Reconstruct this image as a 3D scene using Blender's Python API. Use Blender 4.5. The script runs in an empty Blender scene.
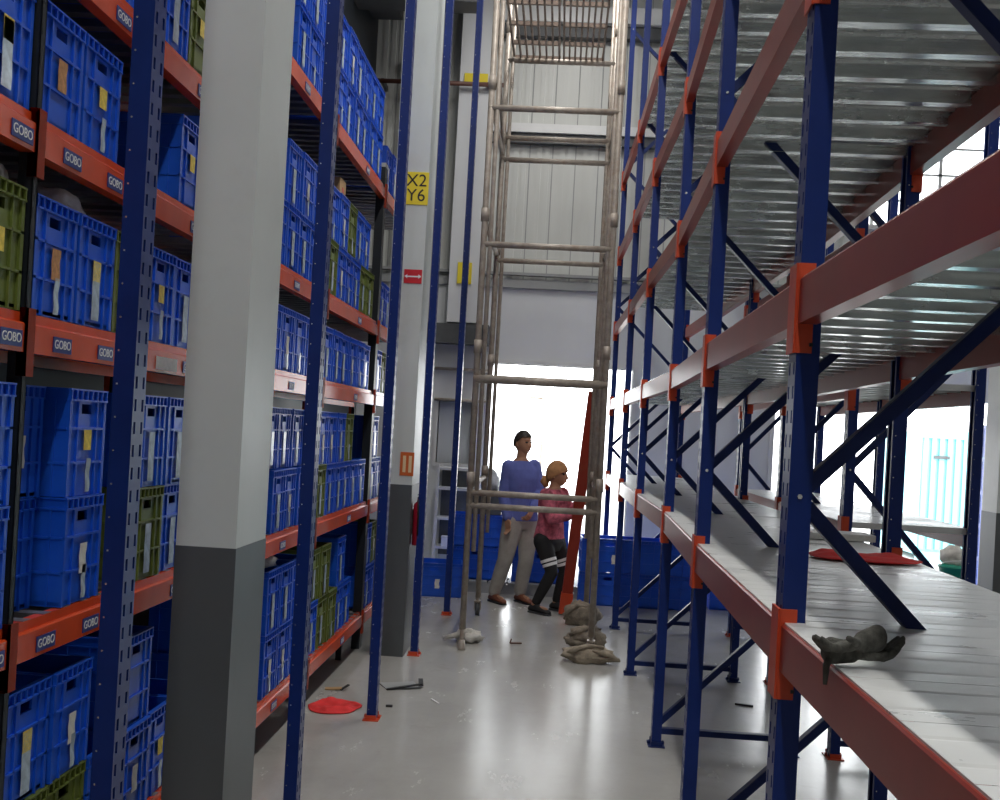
import bpy, bmesh, math, random
from mathutils import Vector, Matrix
random.seed(7)
S = bpy.context.scene
COL = S.collection
R = math.radians

# ------------------------------------------------------------------ camera
F = 1100.0          # focal length in pixels of the 1000 px wide frame
CH = 1.68           # eye height
U = 0.785           # one rack pitch in metres
K = F * U / 1000.0  # depth of "one thousandth"
CY = 427.0          # lens axis row (the frame is a crop)
ydir = Vector((60, CY-433, -F)).normalized()            # aisle direction seen by the camera
up0 = Vector((0.055, 1.0, 0.0)); up0.z = (0.055 * 60 + CY - 433) / F
updir = (up0 - ydir * up0.dot(ydir)).normalized()
xdir = ydir.cross(updir).normalized()
# columns of (world->cam) are the images of the world axes
W2C = Matrix((xdir, ydir, updir)).transposed()
C2W = W2C.transposed()
cam = bpy.data.cameras.new('camera'); camo = bpy.data.objects.new('camera', cam); COL.objects.link(camo)
cam.sensor_fit = 'HORIZONTAL'; cam.sensor_width = 36.0; cam.lens = F / 1000.0 * 36.0; cam.shift_y = (CY-400)/1000.0
cam.clip_start = 0.05; cam.clip_end = 200
camo.matrix_world = Matrix.Translation((0, 0, CH)) @ C2W.to_4x4()
S.camera = camo

def at(px, py, Y):
    """World point seen at a photograph pixel, at distance Y along the aisle."""
    d = C2W @ Vector((px - 500.0, CY - py, -F))
    k = Y / d.y
    return Vector((d.x * k, Y, CH + d.z * k))

# ------------------------------------------------------------------ materials
def mat(name, col, rough=0.5, metal=0.0, var=0.0, scale=6.0, bump=0.0, bscale=60.0, dirt=None, dirt_amt=0.0, coat=0.0, spec=None, stretch=None, rvar=0.0):
    m = bpy.data.materials.new(name); m.use_nodes = True
    nt = m.node_tree; b = nt.nodes['Principled BSDF']
    b.inputs['Base Color'].default_value = (*col, 1); b.inputs['Roughness'].default_value = rough
    b.inputs['Metallic'].default_value = metal
    if coat: b.inputs['Coat Weight'].default_value = coat; b.inputs['Coat Roughness'].default_value = 0.15
    if spec is not None: b.inputs['Specular IOR Level'].default_value = spec
    tc = nt.nodes.new('ShaderNodeTexCoord'); vec = tc.outputs['Object']
    if stretch:
        mp = nt.nodes.new('ShaderNodeMapping'); mp.inputs['Scale'].default_value = stretch
        nt.links.new(vec, mp.inputs['Vector']); vec = mp.outputs['Vector']
    if var or dirt_amt or rvar:
        n = nt.nodes.new('ShaderNodeTexNoise'); n.inputs['Scale'].default_value = scale; n.inputs['Detail'].default_value = 6
        n.inputs['Roughness'].default_value = 0.62
        nt.links.new(vec, n.inputs['Vector'])
        r = nt.nodes.new('ShaderNodeValToRGB')
        lo = tuple(max(0, c * (1 - var)) for c in col); hi = tuple(min(1, c * (1 + var)) for c in col)
        r.color_ramp.elements[0].position = 0.3; r.color_ramp.elements[1].position = 0.72
        r.color_ramp.elements[0].color = (*lo, 1); r.color_ramp.elements[1].color = (*hi, 1)
        nt.links.new(n.outputs['Fac'], r.inputs['Fac']); out = r.outputs['Color']
        if dirt_amt:
            n2 = nt.nodes.new('ShaderNodeTexNoise'); n2.inputs['Scale'].default_value = scale * 0.6; n2.inputs['Detail'].default_value = 9
            n2.inputs['Roughness'].default_value = 0.7
            nt.links.new(vec, n2.inputs['Vector'])
            r2 = nt.nodes.new('ShaderNodeValToRGB'); r2.color_ramp.elements[0].position = 0.52; r2.color_ramp.elements[1].position = 0.66
            r2.color_ramp.elements[1].color = (dirt_amt,) * 3 + (1,)
            nt.links.new(n2.outputs['Fac'], r2.inputs['Fac'])
            mx = nt.nodes.new('ShaderNodeMix'); mx.data_type = 'RGBA'
            nt.links.new(r2.outputs['Color'], mx.inputs['Factor']); nt.links.new(out, mx.inputs['A'])
            mx.inputs['B'].default_value = (*dirt, 1); out = mx.outputs['Result']
        nt.links.new(out, b.inputs['Base Color'])
        if rvar:
            mr = nt.nodes.new('ShaderNodeMapRange'); mr.inputs['From Min'].default_value = 0.3; mr.inputs['From Max'].default_value = 0.7
            mr.inputs['To Min'].default_value = max(0.03, rough - rvar); mr.inputs['To Max'].default_value = min(1, rough + rvar)
            nt.links.new(n.outputs['Fac'], mr.inputs['Value']); nt.links.new(mr.outputs['Result'], b.inputs['Roughness'])
    if bump:
        n3 = nt.nodes.new('ShaderNodeTexNoise'); n3.inputs['Scale'].default_value = bscale; n3.inputs['Detail'].default_value = 4
        nt.links.new(vec, n3.inputs['Vector'])
        bp = nt.nodes.new('ShaderNodeBump'); bp.inputs['Strength'].default_value = bump; bp.inputs['Distance'].default_value = 0.01
        nt.links.new(n3.outputs['Fac'], bp.inputs['Height']); nt.links.new(bp.outputs['Normal'], b.inputs['Normal'])
    return m

M = {}
M['blue'] = mat('post_blue', (0.006, 0.024, 0.155), 0.36, var=0.18, scale=4, spec=0.3)
M['bluebrace'] = mat('brace_blue', (0.006, 0.018, 0.10), 0.4, var=0.2, scale=5, spec=0.3)
M['darkpost'] = mat('post_dark', (0.008, 0.012, 0.018), 0.45, var=0.3, scale=5)  # posts are dark navy; their unlit look is darkened into this colour
M['orange'] = mat('beam_orange', (0.66, 0.072, 0.016), 0.26, var=0.12, scale=5, dirt=(0.42, 0.11, 0.06), dirt_amt=0.3)
M['connector'] = mat('connector_orange', (0.56, 0.06, 0.016), 0.40, var=0.12, scale=8)
M['redbeam'] = mat('beam_red', (0.27, 0.028, 0.014), 0.33, var=0.15, scale=3, dirt=(0.25, 0.062, 0.034), dirt_amt=0.4, spec=0.35)
M['galv'] = mat('galvanised', (0.76, 0.79, 0.78), 0.24, metal=0.78, var=0.13, scale=9, rvar=0.1, bump=0.05, bscale=14, stretch=(0.35, 1.6, 1))
M['galvlow'] = mat('galvanised_top', (0.72, 0.74, 0.73), 0.34, metal=0.15, var=0.10, scale=4, rvar=0.12, bump=0.012, bscale=8, stretch=(0.6, 1.5, 1))
M['slat'] = mat('slat_grey', (0.22, 0.22, 0.23), 0.45, metal=0.6, var=0.15)
M['cratb'] = mat('crate_blue', (0.009, 0.098, 0.64), 0.36, var=0.14, scale=5, dirt=(0.04, 0.16, 0.6), dirt_amt=0.3)
M['cratg'] = mat('crate_green', (0.125, 0.165, 0.028), 0.5, var=0.18, scale=5)
M['paper'] = mat('paper', (0.74, 0.74, 0.70), 0.7, var=0.12, scale=40)
M['tagy'] = mat('tag_yellow', (0.80, 0.62, 0.10), 0.6, var=0.25, scale=60)
M['tagb'] = mat('tag_brown', (0.52, 0.27, 0.12), 0.7, var=0.3, scale=60)
M['palegrey'] = mat('palegrey', (0.50, 0.62, 0.72), 0.18, var=0.25, scale=30)  # pale glossy strips laid on the crate fronts
M['colw'] = mat('column_white', (0.60, 0.645, 0.63), 0.42, var=0.05, scale=2, dirt=(0.45, 0.46, 0.44), dirt_amt=0.3)
M['colg'] = mat('column_grey', (0.085, 0.095, 0.10), 0.40, var=0.08, scale=3)
M['wallw'] = mat('wall_white', (0.66, 0.68, 0.70), 0.6, var=0.03, scale=2)
M['clad'] = mat('cladding', (0.56, 0.575, 0.55), 0.42, var=0.05, scale=2.2, stretch=(3, 3, 0.4))
M['walld'] = mat('wall_dim', (0.32, 0.33, 0.33), 0.7, var=0.08, scale=1.5)
M['ceil'] = mat('ceiling', (0.30, 0.31, 0.31), 0.7, var=0.08, scale=1.5)
M['steel_dark'] = mat('steel_dark', (0.07, 0.075, 0.08), 0.5, var=0.2)
M['white_metal'] = mat('white_metal', (0.68, 0.69, 0.69), 0.35, var=0.04)
M['scaf'] = mat('scaffold', (0.37, 0.325, 0.275), 0.45, metal=0.1, var=0.25, scale=18, dirt=(0.28, 0.18, 0.12), dirt_amt=0.45)
M['rust'] = mat('grating', (0.20, 0.15, 0.12), 0.6, metal=0.3, var=0.3, scale=20)
M['rag'] = mat('rag', (0.26, 0.22, 0.17), 0.95, var=0.4, scale=18, bump=0.6, bscale=40)
M['sack'] = mat('sack', (0.33, 0.28, 0.21), 0.95, var=0.35, scale=14, bump=0.6, bscale=50)
M['ragw'] = mat('rag_white', (0.62, 0.60, 0.55), 0.9, var=0.25, scale=14, bump=0.4, bscale=30)
M['glove'] = mat('glove', (0.085, 0.085, 0.075), 0.95, var=0.5, scale=30, bump=0.5, bscale=60)
M['redcloth'] = mat('red_cloth', (0.72, 0.03, 0.03), 0.8, var=0.25, scale=9, bump=0.3, bscale=30)
M['card'] = mat('cardboard', (0.46, 0.29, 0.14), 0.8, var=0.15)
M['plastic'] = mat('plastic_bag', (0.42, 0.44, 0.46), 0.16, var=0.3, scale=14, bump=0.8, bscale=26)
M['yellow'] = mat('sign_yellow', (0.82, 0.66, 0.03), 0.5)
M['black'] = mat('black', (0.012, 0.012, 0.013), 0.5)
M['signred'] = mat('sign_red', (0.60, 0.02, 0.03), 0.4)
M['signor'] = mat('sign_orange', (0.62, 0.13, 0.02), 0.45)
M['cream'] = mat('cream', (0.80, 0.62, 0.36), 0.6)
M['logo'] = mat('logo_blue', (0.02, 0.04, 0.22), 0.4)
M['white'] = mat('white', (0.8, 0.8, 0.8), 0.5)
M['shirt'] = mat('shirt_blue', (0.11, 0.14, 0.42), 0.9, var=0.15, scale=12)
M['trouser'] = mat('trousers', (0.36, 0.34, 0.31), 0.9, var=0.12, scale=12)
M['pink'] = mat('pink_shirt', (0.48, 0.11, 0.16), 0.9, var=0.6, scale=22)
M['legging'] = mat('leggings', (0.012, 0.012, 0.014), 0.8)
M['skin'] = mat('skin', (0.42, 0.22, 0.13), 0.55)
M['hair'] = mat('hair', (0.02, 0.014, 0.01), 0.6)
M['scarf'] = mat('scarf', (0.42, 0.21, 0.09), 0.85, var=0.25, scale=20)
M['shoe'] = mat('shoe_brown', (0.20, 0.065, 0.035), 0.6)
M['shoeb'] = mat('shoe_black', (0.02, 0.02, 0.022), 0.6)
M['cyan'] = mat('cyan_sheet', (0.24, 0.56, 0.60), 0.5, var=0.04)
M['green_b'] = mat('bucket_green', (0.02, 0.32, 0.22), 0.4)
M['conc'] = mat('concrete', (0.55, 0.55, 0.53), 0.9, var=0.08)
M['pipe'] = mat('pipe_brown', (0.12, 0.05, 0.035), 0.5)
M['extred'] = mat('extinguisher', (0.34, 0.01, 0.03), 0.3)

def floor_mat():
    m = bpy.data.materials.new('floor_epoxy'); m.use_nodes = True
    nt = m.node_tree; b = nt.nodes['Principled BSDF']
    tc = nt.nodes.new('ShaderNodeTexCoord')
    def noise(sc, det, rough=0.6, st=None):
        v = tc.outputs['Object']
        if st:
            mp = nt.nodes.new('ShaderNodeMapping'); mp.inputs['Scale'].default_value = st
            nt.links.new(v, mp.inputs['Vector']); v = mp.outputs['Vector']
        n = nt.nodes.new('ShaderNodeTexNoise'); n.inputs['Scale'].default_value = sc; n.inputs['Detail'].default_value = det
        n.inputs['Roughness'].default_value = rough; nt.links.new(v, n.inputs['Vector']); return n
    def ramp(n, p0, c0, p1, c1):
        r = nt.nodes.new('ShaderNodeValToRGB'); e = r.color_ramp.elements
        e[0].position, e[1].position = p0, p1; e[0].color = (*c0, 1); e[1].color = (*c1, 1)
        nt.links.new(n.outputs['Fac'], r.inputs['Fac']); return r
    base = ramp(noise(0.9, 6), 0.3, (0.36, 0.355, 0.33), 0.7, (0.45, 0.445, 0.42))
    worn = ramp(noise(3.2, 10, 0.72, (1, 0.4, 1)), 0.48, (0, 0, 0), 0.80, (0.30, 0.30, 0.30))
    mx = nt.nodes.new('ShaderNodeMix'); mx.data_type = 'RGBA'
    nt.links.new(worn.outputs['Color'], mx.inputs['Factor']); nt.links.new(base.outputs['Color'], mx.inputs['A'])
    mx.inputs['B'].default_value = (0.58, 0.58, 0.57, 1)
    dirt = ramp(noise(3.2, 9, 0.72), 0.57, (0, 0, 0), 0.74, (0.6, 0.6, 0.6))
    mx2 = nt.nodes.new('ShaderNodeMix'); mx2.data_type = 'RGBA'
    nt.links.new(dirt.outputs['Color'], mx2.inputs['Factor']); nt.links.new(mx.outputs['Result'], mx2.inputs['A'])
    mx2.inputs['B'].default_value = (0.30, 0.29, 0.27, 1)
    nt.links.new(mx2.outputs['Result'], b.inputs['Base Color'])
    rr = nt.nodes.new('ShaderNodeMapRange'); nt.links.new(worn.outputs['Color'], rr.inputs['Value'])
    rr.inputs['To Min'].default_value = 0.24; rr.inputs['To Max'].default_value = 0.5
    nt.links.new(rr.outputs['Result'], b.inputs['Roughness'])
    bp = nt.nodes.new('ShaderNodeBump'); bp.inputs['Strength'].default_value = 0.12; bp.inputs['Distance'].default_value = 0.01
    nt.links.new(noise(9, 5).outputs['Fac'], bp.inputs['Height']); nt.links.new(bp.outputs['Normal'], b.inputs['Normal'])
    return m
M['floor'] = floor_mat()

# ------------------------------------------------------------------ mesh helper
class MB:
    def __init__(s): s.v, s.f, s.m, s.cur = [], [], [], 0
    def quad(s, *p):
        n = len(s.v); s.v += [tuple(q) for q in p]; s.f.append(tuple(range(n, n + len(p)))); s.m.append(s.cur); return s
    def box(s, x0, x1, y0, y1, z0, z1):
        n = len(s.v)
        s.v += [(x0,y0,z0),(x1,y0,z0),(x1,y1,z0),(x0,y1,z0),(x0,y0,z1),(x1,y0,z1),(x1,y1,z1),(x0,y1,z1)]
        for f in ((0,3,2,1),(4,5,6,7),(0,1,5,4),(1,2,6,5),(2,3,7,6),(3,0,4,7)): s.f.append(tuple(n+i for i in f)); s.m.append(s.cur)
        return s
    def cbox(s, c, sz): return s.box(c[0]-sz[0]/2, c[0]+sz[0]/2, c[1]-sz[1]/2, c[1]+sz[1]/2, c[2]-sz[2]/2, c[2]+sz[2]/2)
    def bar(s, p, q, w, h, up=(0,0,1)):
        p, q = Vector(p), Vector(q); d = (q-p).normalized(); u = Vector(up)
        if abs(d.dot(u)) > 0.98: u = Vector((0,1,0))
        a = d.cross(u).normalized(); b = a.cross(d).normalized()
        n = len(s.v)
        for c in (p, q):
            for i, j in ((-1,-1),(1,-1),(1,1),(-1,1)): s.v.append(tuple(c + a*(w/2*i) + b*(h/2*j)))
        for f in ((0,1,2,3),(7,6,5,4),(0,4,5,1),(1,5,6,2),(2,6,7,3),(3,7,4,0)): s.f.append(tuple(n+i for i in f)); s.m.append(s.cur)
        return s
    def channel(s, p, q, w, h, t=0.004, up=(0,0,1)):
        """An open C channel: web plus two flanges."""
        p, q = Vector(p), Vector(q); d = (q-p).normalized(); u = Vector(up)
        a = d.cross(u).normalized(); b = a.cross(d).normalized()
        s.bar(p + a*(w/2), q + a*(w/2), t, h, up)
        for k in (-1, 1): s.bar(p + b*(k*h/2), q + b*(k*h/2), w, t, up)
        return s
    def prism_y(s, prof, y0, y1):
        n = len(s.v); k = len(prof)
        for y in (y0, y1): s.v += [(x, y, z) for x, z in prof]
        s.f.append(tuple(n+i for i in range(k))); s.m.append(s.cur)
        s.f.append(tuple(n+k+i for i in reversed(range(k)))); s.m.append(s.cur)
        for i in range(k):
            j = (i+1) % k; s.f.append((n+i, n+k+i, n+k+j, n+j)); s.m.append(s.cur)
        return s
    def tube(s, p, q, r, n=10, r2=None): return s.path([p, q], r, n, r2)
    def path(s, pts, r, n=8, r2=None):
        pts = [Vector(p) for p in pts]; base = len(s.v); L = len(pts)
        prev = None
        for i, p in enumerate(pts):
            d = (pts[min(i+1, L-1)] - pts[max(i-1, 0)]).normalized()
            if prev is None:
                u = Vector((0,0,1)) if abs(d.z) < 0.9 else Vector((1,0,0))
                a = d.cross(u).normalized()
            else: a = (prev - d*prev.dot(d)).normalized()
            prev = a; b = d.cross(a)
            rr = r[i] if isinstance(r, (list, tuple)) else (r if r2 is None else r + (r2-r)*i/(L-1))
            for k in range(n):
                t = 2*math.pi*k/n; s.v.append(tuple(p + a*(rr*math.cos(t)) + b*(rr*math.sin(t))))
        for i in range(L-1):
            for k in range(n):
                k2 = (k+1) % n; s.f.append((base+i*n+k, base+i*n+k2, base+(i+1)*n+k2, base+(i+1)*n+k)); s.m.append(s.cur)
        s.f.append(tuple(base+k for k in reversed(range(n)))); s.m.append(s.cur)
        s.f.append(tuple(base+(L-1)*n+k for k in range(n))); s.m.append(s.cur)
        return s
    def lathe(s, c, prof, n=20):
        base = len(s.v); L = len(prof)
        for r, z in prof:
            for k in range(n):
                t = 2*math.pi*k/n; s.v.append((c[0]+r*math.cos(t), c[1]+r*math.sin(t), c[2]+z))
        for i in range(L-1):
            for k in range(n):
                k2 = (k+1) % n; s.f.append((base+i*n+k, base+i*n+k2, base+(i+1)*n+k2, base+(i+1)*n+k)); s.m.append(s.cur)
        if prof[0][0] > 1e-4: s.f.append(tuple(base+k for k in reversed(range(n)))); s.m.append(s.cur)
        if prof[-1][0] > 1e-4: s.f.append(tuple(base+(L-1)*n+k for k in range(n))); s.m.append(s.cur)
        return s
    def blob(s, c, rad, seed=0, amp=0.25, nu=18, nv=12, freq=2.2, flat=None):
        """A lumpy closed form: cloth bundle, bag or sack."""
        from mathutils import noise
        base = len(s.v)
        for i in range(nv+1):
            th = math.pi*i/nv
            for k in range(nu):
                ph = 2*math.pi*k/nu
                d = Vector((math.sin(th)*math.cos(ph), math.sin(th)*math.sin(ph), math.cos(th)))
                g = 1 + amp*noise.noise(d*freq + Vector((seed*3.1, seed*1.7, seed))) + amp*0.5*noise.noise(d*freq*2.7 + Vector((seed, 5, 9)))
                z = d.z*rad[2]*g
                if flat is not None: z = max(z, -flat)
                s.v.append((c[0]+d.x*rad[0]*g, c[1]+d.y*rad[1]*g, c[2]+z))
        for i in range(nv):
            for k in range(nu):
                k2 = (k+1) % nu; s.f.append((base+i*nu+k, base+(i+1)*nu+k, base+(i+1)*nu+k2, base+i*nu+k2)); s.m.append(s.cur)
        return s
    def mesh(s, name, mats, smooth=False):
        me = bpy.data.meshes.new(name); me.from_pydata(s.v, [], s.f)
        for mm in (mats if isinstance(mats, (list, tuple)) else [mats]): me.materials.append(mm)
        for p, i in zip(me.polygons, s.m): p.material_index = i
        bm = bmesh.new(); bm.from_mesh(me)
        bmesh.ops.recalc_face_normals(bm, faces=bm.faces)
        bm.to_mesh(me); bm.free()
        if smooth:
            for p in me.polygons: p.use_smooth = True
        me.update(); return me
    def build(s, name, mats, parent=None, smooth=False): return link(name, s.mesh(name, mats, smooth), parent)

def link(name, me, parent=None, loc=None):
    o = bpy.data.objects.new(name, me); COL.objects.link(o)
    if parent is not None: o.parent = parent
    if loc is not None: o.location = loc
    return o
def tag(o, label=None, cat=None, group=None, kind=None):
    if label: o['label'] = label
    if cat: o['category'] = cat
    if group: o['group'] = group
    if kind: o['kind'] = kind
    return o
def thing(name, label, cat, loc=(0,0,0), group=None, rz=0):
    o = bpy.data.objects.new(name, None); COL.objects.link(o); o.location = loc; o.rotation_euler = (0,0,rz)
    o.empty_display_size = 0.1
    return tag(o, label, cat, group)
def struct(name, mb, m, smooth=False): return tag(mb.build(name, m, None, smooth), kind='structure')

def text_mesh(txt, size, m, name):
    cu = bpy.data.curves.new(name, 'FONT'); cu.body = txt; cu.size = size; cu.align_x = 'CENTER'; cu.align_y = 'CENTER'; cu.extrude = 0.0008
    cu.space_line = 0.85
    o = bpy.data.objects.new(name, cu); COL.objects.link(o)
    dg = bpy.context.evaluated_depsgraph_get(); dg.update()
    me = bpy.data.meshes.new_from_object(o.evaluated_get(dg)); me.materials.clear(); me.materials.append(m)
    bpy.data.objects.remove(o); return me

# ------------------------------------------------------------------ the hall
XL, XR, YB, YF, ZT = -2.35, 7.0, -3.0, 12.52, 6.9
struct('floor', MB().box(XL-0.2, XR+0.2, YB-0.2, YF+0.2, -0.12, 0), M['floor'])
struct('ceiling', MB().box(XL-0.2, XR+0.2, YB-0.2, YF+0.2, ZT, ZT+0.12), M['ceil'])
struct('wall_left', MB().box(XL-0.2, XL, YB-0.2, YF+0.2, 0, ZT), M['darkpost'])  # near-black colour paints in the shade seen through the shelf gaps
struct('wall_right', MB().box(XR, XR+0.2, YB-0.2, YF+0.2, 0, ZT), M['wallw'])
struct('wall_front', MB().box(XL, XR, YB-0.2, YB, 0, ZT), M['walld'])
D1 = (-0.84, 0.79, 2.44); D2 = (2.40, 5.2, 2.28); WN = (1.9, 6.3, 4.2, 5.7); WL = (-1.40, -1.02, 1.27, 1.98)
zc = 3.34
b = MB()
b.box(XL, WL[0], YF, YF+0.2, 0, zc); b.box(WL[0], WL[1], YF, YF+0.2, 0, WL[2]); b.box(WL[0], WL[1], YF, YF+0.2, WL[3], zc)
b.box(WL[1], D1[0], YF, YF+0.2, 0, zc); b.box(D1[0], D1[1], YF, YF+0.2, D1[2], zc)
b.box(D1[1], D2[0], YF, YF+0.2, 0, zc); b.box(D2[0], D2[1], YF, YF+0.2, D2[2], zc); b.box(D2[1], XR, YF, YF+0.2, 0, zc)
struct('wall_back', b, M['wallw'])
def clad(b, x0, x1, z0, z1):
    b.box(x0, x1, YF+0.06, YF+0.2, z0, z1)
    p = 0.262; i = math.floor(x0/p)
    while i*p < x1:
        for dx, w, dpt in ((0, 0.012, 0.006), (0.09, 0.05, 0.018), (0.18, 0.05, 0.018)):
            xa, xb = max(x0, i*p+dx), min(x1, i*p+dx+w)
            if xb > xa: b.cur = 1 if dx == 0 else 0; b.box(xa, xb, YF+0.06-dpt, YF+0.07, z0, z1); b.cur = 0
        i += 1
b = MB()
clad(b, XL, WN[0], zc, ZT); clad(b, WN[0], WN[1], zc, WN[2]); clad(b, WN[0], WN[1], WN[3], ZT); clad(b, WN[1], XR, zc, ZT)
struct('wall_back_cladding', b, [M['clad'], M['walld']])
struct('trim_1', MB().box(XL, XR, YF-0.05, YF+0.05, 3.30, 3.40).box(XL, XR, YF-0.09, YF+0.02, 3.44, 3.47), M['walld'])
struct('trim_2', MB().box(-1.0, 1.6, YF-0.10, YF+0.03, 5.06, 5.16), M['white_metal'])
struct('trim_gap_shade', MB().box(-1.0, 1.6, YF-0.06, YF+0.03, 4.95, 5.055), M['steel_dark'])  # dark strip painting the shade of the gap under the white flashing
struct('trim_4', MB().box(-1.0, 1.6, YF-0.16, YF+0.03, 6.30, 6.48), M['white_metal'])
struct('trim_shadow', MB().box(-1.0, 1.6, YF-0.08, YF+0.03, 6.16, 6.295), M['steel_dark'])  # dark strip standing in for the shadow under the white beam
# openings: frames
def opening_frame(name, x0, x1, z0, z1, mull=0, t=0.05, bars=0):
    b = MB(); y0, y1 = YF-0.02, YF+0.22
    b.box(x0-t, x0, y0, y1, z0, z1+t); b.box(x1, x1+t, y0, y1, z0, z1+t); b.box(x0, x1, y0, y1, z1, z1+t)
    if z0 > 0.2: b.box(x0-t, x1+t, y0, y1, z0-t, z0)
    for i in range(mull):
        xm = x0+(x1-x0)*(i+1)/(mull+1); b.box(xm-0.02, xm+0.02, YF+0.06, YF+0.12, z0, z1)
    for i in range(bars):
        zm = z0+(z1-z0)*(i+1)/(bars+1); b.box(x0, x1, YF+0.06, YF+0.1, zm-0.012, zm+0.012)
    struct(name, b, M['white_metal'])
opening_frame('door_1', *D1[:2], 0, D1[2]); opening_frame('door_2', *D2[:2], 0, D2[2])
opening_frame('bright_opening', *WN, mull=5, bars=4); opening_frame('window_2', *WL, mull=0, t=0.04)  # the wide upper opening is added to make the gap between decks bright
glassm = mat('frosted_pane', (0.62, 0.66, 0.70), 0.35)
struct('window_2_pane', MB().box(WL[0], WL[1], YF+0.1, YF+0.11, WL[2], WL[3]), glassm)
# roof steel seen at upper left, portal column and haunch
struct('ceiling_beam', MB().box(XL, -1.05, 11.2, 11.32, 6.02, 6.9).box(XL, -1.05, 11.1, 11.42, 6.0, 6.04), M['steel_dark'])
b = MB(); b.box(-1.34, -0.98, YF-0.22, YF-0.20, 2.86, ZT); b.box(-1.34, -1.30, YF-0.2, YF, 2.86, ZT); b.box(-1.02, -0.98, YF-0.2, YF, 2.86, ZT)
struct('wall_back_pilaster', b, M['wallw'])
struct('trim_6', MB().box(-1.9, -0.86, YF-0.26, YF-0.02, 2.62, 2.84), M['steel_dark'])
struct('trim_7', MB().box(-1.95, -1.55, YF-0.14, YF, 2.86, 5.9), M['walld'])
# outside: yard, sheds
struct('outside_ground', MB().box(-14, 20, YF+0.2, 34, -0.14, -0.02), M['conc'])

# ------------------------------------------------------------------ uprights
PW, PD, PH = 0.052, 0.076, 6.5       # across the aisle, along the aisle, height
def post_mesh(name, m, h=PH, open_dir=1, light_dots=True):
    """Perforated C-section upright; its slotted web faces -open_dir * X."""
    b = MB(); s = -open_dir
    xo = s*PW/2; xi = xo - s*0.004
    x0, x1 = min(xo, xi), max(xo, xi)
    for (a, c) in ((-0.038, -0.028), (-0.016, 0.016), (0.028, 0.038)): b.box(x0, x1, a, c, 0, h)
    z = 0.0
    while z < h-0.05:
        for (a, c) in ((-0.028, -0.016), (0.016, 0.028)): b.box(x0, x1, a, c, z, z+0.026)
        z += 0.055
    for y in (-0.038, 0.034): b.box(-PW/2, PW/2, y, y+0.004, 0, h)
    xb = -s*PW/2
    for y in (-0.038, 0.020): b.box(min(xb, xb+s*0.004), max(xb, xb+s*0.004), y, y+0.018, 0, h)
    if light_dots:
        b.cur = 1; z = 0.06  # pale specks stand in for light passing through small holes
        while z < h-0.05:
            xx = -s*0.016
            b.box(xx-0.002, xx+0.002, -0.0388, -0.0375, z-0.002, z+0.002); z += 0.08
        b.cur = 0
    return b.mesh(name, [m, M['galv']])
def foot_mesh(m):
    b = MB(); b.box(-0.045, 0.045, -0.065, 0.065, 0, 0.006)
    for y in (-0.052, 0.052): b.box(-0.030, 0.030, y-0.003, y+0.003, 0.006, 0.03)
    for x, y in ((-0.038, 0.0), (0.038, 0.0)): b.lathe((x, y, 0.006), [(0.009, 0), (0.009, 0.012), (0.004, 0.02)], 6)
    return b.mesh('foot_plate', [m])
POSTM = post_mesh('post', M['blue'], open_dir=1, light_dots=False); POSTL = post_mesh('post', M['blue'], open_dir=-1)
def dark_post():
    b = MB(); h = 4.15; w, d = 0.04, 0.028
    b.box(w/2-0.004, w/2, -d/2, d/2, 0, h)
    for y in (-d/2, d/2-0.004): b.box(-w/2, w/2, y, y+0.004, 0, h)
    for k in range(int(h/0.08)): b.box(w/2, w/2+0.0006, -0.006, 0.006, k*0.08, k*0.08+0.03)
    return b.mesh('post', [M['darkpost']])
def end_post():
    b = MB(); h = 3.58
    b.box(0.027, 0.031, -0.045, 0.045, 0, h); b.box(-0.031, 0.027, -0.045, -0.041, 0, h); b.box(-0.031, 0.027, 0.041, 0.045, 0, h)
    b.cur = 1; b.box(-0.033, 0.033, -0.047, 0.047, h, h+0.03)
    return b.mesh('post', [M['darkpost'], M['white_metal']])
POSTE = end_post()
POSTD = dark_post(); FOOT = foot_mesh(M['connector']); FOOTB = foot_mesh(M['bluebrace'])
def beam_mesh(L, m, h=0.103, w=0.042, face=-1, plain=False):
    """Step beam along Y, y 0..L, top at z = 0, outer face at x = 0 turned towards face * X."""
    s = face
    prof = [(0, -h), (0, -0.004), (-s*0.003, 0), (-s*w, 0), (-s*w, -h)] if plain else [(0, -h), (0, -0.030), (-s*0.004, -0.026), (-s*0.014, -0.026), (-s*0.014, 0), (-s*w, 0), (-s*w, -h)]
    return MB().prism_y(prof, 0, L).mesh('beam', [m])
def connector_mesh(face=-1, hw=0.039, ret=0.036, zb=-0.168, zt=0.034):
    b = MB(); s = face
    b.box(min(0, s*0.005), max(0, s*0.005), -hw, hw, zb, zt)
    b.box(min(0, -s*ret), max(0, -s*ret), -hw-0.004, -hw, zb, zt)
    b.cur = 1
    b.box(min(-s*0.030, -s*0.038), max(-s*0.030, -s*0.038), -hw-0.006, -hw-0.004, zb+0.015, zb+0.023); b.cur = 0
    return b.mesh('end_connector', [M['connector'], M['black']])
CONM = connector_mesh(-1); CONP = connector_mesh(1); CONL = connector_mesh(1, 0.020, 0.02, -0.165, 0.012); CONK = connector_mesh(-1, 0.020, 0.02, -0.165, 0.012)
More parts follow.
